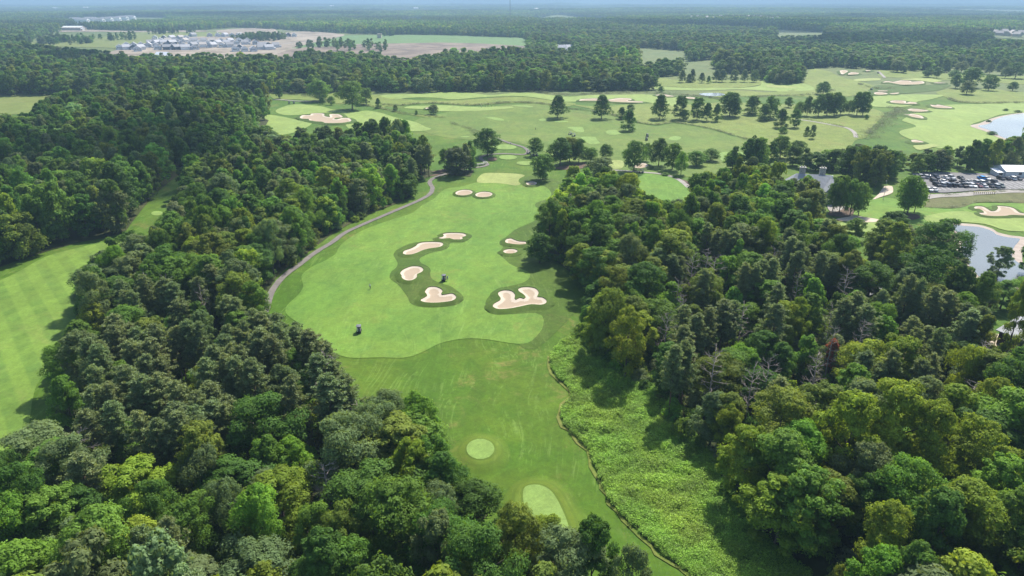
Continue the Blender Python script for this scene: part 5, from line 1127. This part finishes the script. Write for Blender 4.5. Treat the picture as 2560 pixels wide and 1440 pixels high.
# ------------------------------------------------------------------ vehicles
M['tyre'] = simple('tyre_rubber', (.015, .015, .015), .9, .2); M['rim'] = simple('alloy_rim', (.4, .4, .41), .35, .5, metal=.6)
M['black_plastic'] = simple('black_plastic', (.012, .012, .013), .45, .4); M['lamp'] = simple('lamp_lens', (.55, .5, .45), .2, .6); M['taillamp'] = simple('tail_lamp', (.25, .01, .01), .2, .5)
PAINT = {n: simple('car_paint_' + n.replace(' ', '_'), c, .25, .6) for n, c in {'black': (.012, .012, .014), 'white': (.72, .72, .70), 'silver': (.36, .37, .38), 'dark grey': (.06, .062, .068), 'bright blue': (.02, .25, .60), 'maroon': (.11, .012, .018), 'grey-green': (.10, .12, .11), 'dark blue': (.02, .03, .06)}.items()}
def loft(secs):
    """secs: list of (y, halfwidth_bottom, halfwidth_top, z_bottom, z_top)"""
    mb = MB(); v = []; f = []
    for y, wb, wt, zb, zt in secs: v += [(-wb, y, zb), (-wb * 1.02, y, zb + (zt - zb) * .55), (-wt, y, zt), (wt, y, zt), (wb * 1.02, y, zb + (zt - zb) * .55), (wb, y, zb)]
    n = len(secs)
    for i in range(n - 1):
        for k in range(6): f.append((i * 6 + k, i * 6 + (k + 1) % 6, i * 6 + 6 + (k + 1) % 6, i * 6 + 6 + k))
    f += [tuple(range(6))[::-1], tuple(range(n * 6 - 6, n * 6))]
    mb.add(v, [q[::-1] for q in f]); return mb
CARS = {}
def car_parts(kind):
    if kind in CARS: return CARS[kind]
    if kind == 'sedan':
        body = [(-2.3, .80, .74, .30, .72), (-2.1, .88, .82, .26, .86), (-1.2, .90, .84, .24, .92), (.9, .90, .84, .24, .90), (1.9, .88, .80, .26, .80), (2.3, .80, .70, .32, .62)]
        cab = [(-1.75, .80, .62, .88, .92), (-1.0, .82, .64, .90, 1.36), (.2, .82, .64, .90, 1.40), (1.05, .80, .66, .88, .92)]; roof = [(-1.0, .64, .60, 1.362, 1.40), (.2, .64, .60, 1.402, 1.44)]
    elif kind == 'suv':
        body = [(-2.3, .86, .80, .38, .95), (-2.15, .92, .86, .32, 1.06), (.8, .94, .88, .30, 1.08), (1.9, .92, .84, .32, 1.0), (2.35, .86, .76, .38, .80)]
        cab = [(-2.2, .86, .74, 1.04, 1.5), (-1.95, .86, .72, 1.05, 1.68), (.3, .86, .72, 1.06, 1.72), (1.1, .84, .72, 1.06, 1.1)]; roof = [(-1.98, .73, .68, 1.682, 1.73), (.3, .73, .68, 1.722, 1.77)]
    else:
        body = [(-2.8, .92, .88, .45, 1.02), (-.9, .94, .90, .42, 1.04), (.9, .94, .90, .42, 1.08), (2.2, .92, .86, .42, 1.04), (2.75, .88, .80, .46, .90)]
        cab = [(-1.0, .88, .76, 1.04, 1.68), (-.8, .88, .74, 1.05, 1.76), (.4, .88, .74, 1.06, 1.80), (1.2, .86, .74, 1.07, 1.12)]; roof = [(-.85, .75, .70, 1.762, 1.81), (.4, .75, .70, 1.802, 1.85)]
    wh = MB().tube([(-.11, 0, 0), (.11, 0, 0)], .34, 14); rm = MB().tube([(-.125, 0, 0), (.125, 0, 0)], .2, 10)
    lg = MB().box(-.17, .17, -.04, .04, -.08, .08)
    bed = MB().box(-.78, .78, -2.68, -1.1, 1.03, 1.06) if kind == 'pickup' else None
    CARS[kind] = dict(body={}, bodymb=loft(body), cab=loft(cab).mesh('glasshouse', [M['glass']], True), roofmb=loft(roof), roof={}, wheel=wh.mesh('wheel', [M['tyre']]), rim=rm.mesh('rim', [M['rim']]), head=lg.mesh('headlight', [M['lamp']]), tail=lg.mesh('tail_light', [M['taillamp']]), bed=bed.mesh('load_bed', [M['black_plastic']]) if bed else None, ends=(body[0], body[-1]), wb=1.42 if kind != 'pickup' else 1.75)
    return CARS[kind]
def car(px, py, kind, paint, rz, label):
    c = car_parts(kind); x, y = G(px, py)
    e = empty('parked_car' if kind != 'pickup' else 'pickup_truck', (x, y, H1(x, y) + .26 + y * .00012 + .01), rz); tag(e, label, 'car' if kind != 'pickup' else 'pickup', 'cars in the car park')
    if paint not in c['body']: c['body'][paint] = c['bodymb'].mesh('body', [PAINT[paint]]); c['roof'][paint] = c['roofmb'].mesh('roof', [PAINT[paint]])
    link('body', c['body'][paint], e); link('glasshouse', c['cab'], e); link('roof', c['roof'][paint], e)
    if c['bed']: link('load_bed', c['bed'], e)
    for sx in (-1, 1):
        for sy in (-1, 1):
            w = link('wheel', c['wheel'], e, (sx * .84, sy * c['wb'], .34)); link('rim', c['rim'], w)
        link('headlight', c['head'], e, (sx * .62, c['ends'][1][0] + .0, .66)); link('tail_light', c['tail'], e, (sx * .66, c['ends'][0][0], .74))
def Z0(x, y): return (2250 + x / 8.258, 420 + y / 8.258)
RA = [(330, 'sedan', 'dark grey'), (405, 'pickup', 'silver'), (515, 'suv', 'silver'), (620, 'sedan', 'black'), (735, 'suv', 'dark blue'), (925, 'sedan', 'white'), (1050, 'suv', 'silver'), (1250, 'sedan', 'dark grey'), (1665, 'suv', 'bright blue'), (1780, 'sedan', 'white'), (2070, 'suv', 'black'), (2190, 'sedan', 'black'), (2310, 'suv', 'white'), (2420, 'suv', 'dark grey')]
RB = [(680, 'suv', 'black'), (880, 'sedan', 'white'), (1090, 'pickup', 'black'), (1300, 'sedan', 'dark grey'), (1420, 'sedan', 'silver'), (1550, 'suv', 'silver'), (1660, 'suv', 'white'), (1755, 'sedan', 'black'), (1950, 'suv', 'dark grey')]
RC = [(745, 'suv', 'black'), (855, 'suv', 'silver'), (968, 'suv', 'dark blue'), (1080, 'suv', 'black'), (1190, 'sedan', 'dark grey'), (1295, 'pickup', 'dark grey'), (1400, 'suv', 'silver'), (1500, 'sedan', 'white'), (1610, 'sedan', 'maroon'), (1725, 'sedan', 'white'), (1855, 'suv', 'black'), (1965, 'suv', 'silver'), (2070, 'suv', 'grey-green')]
RD = [(590, 'sedan', 'white'), (690, 'sedan', 'white')]
crn = random.Random(9)
for row, zy, nm in ((RA, 232, 'back row'), (RB, 312, 'inner row'), (RC, 385, 'front row'), (RD, 480, 'lone front pair')):
    for j, (zx, kd, pt) in enumerate(row): car(*Z0(zx, zy + zx * .012), kd, pt, (0 if crn.random() < .5 else math.pi) + crn.uniform(-.04, .04), f"{pt} {kd} in the car park's {nm}, {ordw(j + 1)} from left")
ml = MB()
for zy, xs in ((445, range(480, 1000, 118)), (385, range(690, 2560, 112)), (235, range(760, 2560, 115)), (312, range(620, 2560, 112))):
    for zx in xs:
        x, y = G(*Z0(zx + 56, zy + zx * .012)); z = H1(x, y) + .32; ml.add([(x - .07, y - 2.6, z), (x + .07, y - 2.6, z), (x + .07, y + 2.6, z), (x - .07, y + 2.6, z)], [(0, 1, 2, 3)])
o = ml.build('parking_lines', M['paint']); tag(o, kind='structure')
# posts along the service road
pm = MB().tube([(0, 0, -.3), (0, 0, .95)], .1, 8).mesh('post', [M['wood_dark']]); pc = MB().box(-.16, .16, -.16, .16, .95, 1.22).mesh('cap', [simple('yellow_paint', (.55, .48, .10), .6)])
for k in range(11):
    x, y = G(2434 + k * 5.1, 488 - k * .1); e = empty('marker_post', (x, y, H1(x, y) + .3)); tag(e, f"dark post with yellow cap beside the service road, {ordw(k + 1)} from left", 'post', 'yellow-capped posts'); link('post', pm, e); link('cap', pc, e)
# lamp posts
for px, py, hh, lb in ((2208, 497, 8, 'slim lamp post on the lawn beside the service road'), (1872, 440, 8, 'slim lamp post beside the park trees at the range'), (2322, 500, 6, 'slim lamp post left of the brown scrub')):
    x, y = G(px, py); e = empty('lamp_post', (x, y, H1(x, y))); tag(e, lb, 'lamp post')
    MB().tube([(0, 0, -.3), (0, 0, hh)], [.09, .06], 8).build('pole', M['steel'], e); MB().box(-.5, .1, -.12, .12, hh, hh + .12).build('head', M['steel'], e); MB().box(-.2, .2, -.2, .2, -.2, .25).build('base', M['stone'], e)

# golf carts
M['cart_roof'] = simple('cart_roof_grey', (.10, .105, .12), .7, .2); M['cart_seat'] = simple('cart_seat', (.30, .28, .24), .7, .2); M['bag1'] = simple('golf_bag_white', (.55, .55, .55), .6, .3); M['bag2'] = simple('golf_bag_blue', (.03, .05, .12), .6, .3)
GC = {}
def cart_parts():
    if GC: return GC
    GC['body'] = loft([(-1.15, .52, .50, .34, .62), (-.9, .58, .56, .28, .78), (-.2, .58, .52, .26, .74), (0, .56, .52, .26, .42), (.55, .56, .52, .26, .40), (.7, .54, .48, .28, .85), (1.1, .50, .40, .32, .72), (1.25, .40, .32, .38, .55)]).mesh('body', [M['black_plastic']], True)
    GC['seat'] = MB().box(-.52, .52, -.45, .02, .745, .90).box(-.52, .52, -.60, -.46, .80, 1.28).mesh('seat', [M['cart_seat']])
    GC['roof'] = loft([(-.95, .56, .50, 1.80, 1.86), (-.7, .60, .54, 1.82, 1.93), (.5, .60, .54, 1.82, 1.93), (.75, .54, .48, 1.80, 1.86)]).mesh('roof', [M['cart_roof']], True)
    GC['post'] = MB().tube([(0, 0, 0), (0, 0, 1.2)], .022, 6).mesh('roof_post', [M['steel']])
    GC['wheel'] = MB().tube([(-.09, 0, 0), (.09, 0, 0)], .23, 12).mesh('wheel', [M['tyre']]); GC['rim'] = MB().tube([(-.1, 0, 0), (.1, 0, 0)], .12, 8).mesh('rim', [M['rim']])
    GC['screen'] = MB().box(-.5, .5, .70, .715, .9, 1.78).mesh('windscreen', [M['glass']])
    GC['steer'] = MB().tube([(-.25, .62, .80), (-.25, .40, 1.02)], .02, 5).tube([(-.25 + .16 * math.cos(a), .40 + .07 * math.sin(a), 1.02 + .14 * math.sin(a)) for a in [k * .7 for k in range(10)]], .014, 5).mesh('steering_wheel', [M['black_plastic']])
    GC['bag'] = MB().tube([(0, 0, 0), (0, -.06, .45), (0, -.14, .88)], [.13, .14, .12], 9)
    return GC
def golf_cart(px, py, rz, label, bags=True):
    g = cart_parts(); x, y = G(px, py); e = empty('golf_cart', (x, y, H1(x, y) + .08 + y * .00012), rz); tag(e, label, 'golf cart', 'golf carts')
    for nm, k in (('body', 'body'), ('seat', 'seat'), ('roof', 'roof'), ('windscreen', 'screen'), ('steering_wheel', 'steer')): link(nm, g[k], e)
    for sx in (-1, 1):
        link('roof_post', g['post'], e, (sx * .5, .68, .62)); link('roof_post', g['post'], e, (sx * .5, -.72, .62))
        for sy in (-.78, .82): w = link('wheel', g['wheel'], e, (sx * .5, sy, .23)); link('rim', g['rim'], w)
        if bags:
            k = 'bag1' if sx < 0 else 'bag2'
            if k + 'm' not in g: g[k + 'm'] = g['bag'].mesh('golf_bag', [M[k]])
            link('golf_bag', g[k + 'm'], e, (sx * .24, -1.0, .60))
    return e
golf_cart(898, 831, .12, 'black golf cart with grey roof driving up the near fairway')
golf_cart(1110, 706, -.1, 'black golf cart parked beside the fairway bunker island')
for px, py, rz, lb in ((1425, 339, 1.2, 'golf cart near the range target green, upper of the pair'), (1434, 344, 1.4, 'golf cart near the range target green, lower of the pair'), (1618, 343, .2, 'farther of two golf carts in file on the range'), (1616, 353, .2, 'nearer of two golf carts in file on the range'), (1322, 384, 1.2, 'dark golf cart at the path bend under the tree'), (1331, 388, 1.3, 'second dark golf cart parked under the tree at the path'), (1339, 389, 1.3, 'third dark golf cart parked under the tree at the path'), (723, 259, .4, 'tiny dark golf cart beside the far left tee'), (735, 259, .5, 'second tiny dark golf cart beside the far left tee'), (1603, 435, 1.3, 'dark golf cart on the path under the round park tree'), (2178, 225, .4, 'white-roofed golf cart on the far right fairway edge'), (2195, 185, .5, 'tiny dark golf cart at the far hilltop path')):
    golf_cart(px, py, rz, lb)

# ------------------------------------------------------------------ people
SKIN = simple('skin', (.45, .28, .20), .6, .3); HAIR = simple('dark_cap', (.03, .03, .035), .7, .2)
def person(px, py, rz, shirt, trousers, label, pose='stand', off=.08):
    J = [(0, 0, .98), (0, 0, 1.18), (0, .02, 1.40), (0, .02, 1.52), (0, .04, 1.66), (0, .03, 1.76)]
    Rr = [(.155, .12), (.15, .11), (.18, .12), (.055, .055), (.085, .10), (.05, .06)]
    E = [(0, 1), (1, 2), (2, 3), (3, 4), (4, 5)]
    def add(p, par, r): J.append(p); Rr.append(r); E.append((par, len(J) - 1)); return len(J) - 1
    for s in (-1, 1):
        h = add((s * .1, 0, .90), 0, (.10, .105)); k = add((s * .11, .03, .50), h, (.068, .07)); a = add((s * .12, -.01, .09), k, (.045, .05)); add((s * .13, .14, .04), a, (.04, .035))
        sh = add((s * .19, .01, 1.40), 2, (.062, .065))
        if pose == 'swing': el = add((s * .17, .20, 1.16), sh, (.045, .045)); add((s * .03 + .02, .38, .98), el, (.034, .034))
        else: el = add((s * .24, -.01, 1.13), sh, (.045, .045)); wr = add((s * .25, .08, .89), el, (.032, .034)); add((s * .25, .11, .78), wr, (.03, .04))
    me = bpy.data.meshes.new('body'); me.from_pydata(J, E, []); o = bpy.data.objects.new('body', me); COL.objects.link(o)
    sk = o.modifiers.new('s', 'SKIN'); sk.use_smooth_shade = True
    for i, v in enumerate(me.skin_vertices[0].data): v.radius = Rr[i]; v.use_root = (i == 0)
    ss = o.modifiers.new('d', 'SUBSURF'); ss.levels = 1; ss.render_levels = 1
    dg = bpy.context.evaluated_depsgraph_get(); nm = bpy.data.meshes.new_from_object(o.evaluated_get(dg)); bpy.data.objects.remove(o)
    nm.materials.clear()
    for m in (SKIN, simple('shirt_cloth', shirt, .8, .2), simple('trouser_cloth', trousers, .8, .2), HAIR): nm.materials.append(m)
    for p in nm.polygons:
        c = p.center
        p.material_index = 3 if (c.z > 1.70 or c.z < .085) else (0 if c.z > 1.47 or (c.z < 1.10 and (abs(c.x) > .19 or c.y > .2) and c.z > .6) else (1 if c.z > .97 else 2))
    x, y = G(px, py); e = empty('person', (x, y, H1(x, y) + off + y * .00012), rz); tag(e, label, 'person', 'golfers')
    link('body', nm, e)
    return e
person(926, 724, 2.4, (.55, .57, .60), (.10, .11, .13), 'golfer in white shirt and dark trousers standing on the near fairway', 'swing')
person(1119, 706, 2.8, (.40, .43, .45), (.38, .36, .32), 'golfer in pale clothes standing beside the parked golf cart')
person(1339, 325, 1.0, (.06, .06, .07), (.05, .05, .06), 'dark-clothed person standing alone on the practice range', off=.15)
person(1277, 366, 1.0, (.35, .38, .42), (.06, .07, .1), 'person walking on the cart path behind the bare-trunked tree', off=.2)
for k, (px, py) in enumerate([(1203.5, 269.5), (1213, 268.5), (1220, 267.5), (1229, 267), (1237.5, 266.5)]): person(px, py, k * 1.1, [(.5, .5, .5), (.05, .06, .1), (.3, .06, .05), (.4, .42, .3), (.05, .05, .05)][k], (.06, .06, .07), f"tiny golfer on the far tee strip, {ordw(k + 1)} from left", off=.3)

# white flowering border by the path and target flag
def border():
    w = smooth_poly(world_poly([(1178, 416), (1192, 413), (1206, 411), (1215, 407.5)]), .8, closed=False); rg_ = np.random.default_rng(4); n = 1500
    p = w[rg_.integers(0, len(w), n)] + rg_.normal(0, .5, (n, 2)); z = hgt(p[:, 0], p[:, 1]) + rg_.uniform(.15, .9, n)
    me = new_mesh('white_flowering_border', cards(np.column_stack([p, z]), rg_.normal(0, .5, (n, 3)) + np.array([0, 0, 1]), rg_.uniform(.25, .5, n), rg_, .7), np.arange(n * 4).reshape(-1, 4), [simple('white_flowers', (.42, .45, .34), .8, .1)])
    tag(link('white_flowering_border', me), 'white flowering border curving along the cart path', 'flower bed')
border()
# ------------------------------------------------------------------ haze
def haze():
    mb = MB().box(-80000, 80000, -600, 64000, -45, 112)
    m, nt, out = mat_base('haze_air')
    v = nt.nodes.new('ShaderNodeVolumePrincipled'); v.inputs['Density'].default_value = HAZE; v.inputs["Color"].default_value = (.275, .41, .57, 1); v.inputs['Anisotropy'].default_value = .1
    nt.links.new(v.outputs[0], out.inputs['Volume'])
    o = mb.build('haze', m); tag(o, 'pale blue summer haze over the whole landscape', kind='stuff')
HAZE = 1.85e-4
haze()

# ------------------------------------------------------------------ passing clouds above the frame: they shade parts of the land
def cloud_mat():
    m, nt, out = mat_base('thin_cloud')
    d = N(nt, 'ShaderNodeBsdfDiffuse'); d.inputs[0].default_value = (.85, .87, .9, 1); t = N(nt, 'ShaderNodeBsdfTranslucent'); t.inputs[0].default_value = (.85, .87, .9, 1); tr = N(nt, 'ShaderNodeBsdfTransparent')
    a = N(nt, 'ShaderNodeMixShader'); nt.links.new(d.outputs[0], a.inputs[1]); nt.links.new(t.outputs[0], a.inputs[2]); b = N(nt, 'ShaderNodeMixShader'); b.inputs[0].default_value = .32
    nt.links.new(a.outputs[0], b.inputs[1]); nt.links.new(tr.outputs[0], b.inputs[2]); nt.links.new(b.outputs[0], out.inputs[0]); return m
CM = cloud_mat()
def cloud(px, py, rx, ry, seed, label):
    gx, gy = G(px, py); Hc = 1150; cx_, cy_ = gx + sdir.x / sdir.z * Hc, gy + sdir.y / sdir.z * Hc
    rg_ = np.random.default_rng(seed); nu, nv = 36, 14; V = []; F = []
    ph = rg_.uniform(0, 6.28, 8)
    for j in range(nv + 1):
        th = math.pi * j / nv
        for i in range(nu):
            a = 6.28319 * i / nu; k = 1 + .22 * math.sin(3 * a + ph[0]) + .16 * math.sin(5 * a + ph[1]) + .10 * math.sin(8 * a + ph[2] + 3 * th) + .08 * math.sin(13 * a + ph[3])
            z = math.cos(th); z = z * (.34 if z > 0 else .10) * (1 + .3 * math.sin(4 * a + ph[4]) * math.sin(3 * th + ph[5]))
            V.append((rx * math.sin(th) * math.cos(a) * k, ry * math.sin(th) * math.sin(a) * k, z * min(rx, ry)))
    for j in range(nv):
        for i in range(nu): F.append((j * nu + i, j * nu + (i + 1) % nu, (j + 1) * nu + (i + 1) % nu, (j + 1) * nu + i))
    o = link('cloud', new_mesh('cloud', V, F, [CM], smooth=True)); o.location = (cx_, cy_, Hc); tag(o, label, kind='stuff')
cloud(215, 430, 70, 60, 1, 'small white cloud high above the left woods')
cloud(2330, 112, 330, 190, 2, 'white cloud high above the far right forest')
cloud(1800, 70, 420, 330, 3, 'broad white cloud high above the distant forest')
cloud(620, 44, 700, 420, 4, 'long white cloud high above the distant forest on the left')
cloud(1200, 30, 800, 700, 5, 'large white cloud high above the hazy middle distance')
cloud(2350, 45, 600, 400, 6, 'white cloud high above the hazy distance on the right')
cloud(100, 160, 110, 70, 7, 'small white cloud high above the far left tree belt')
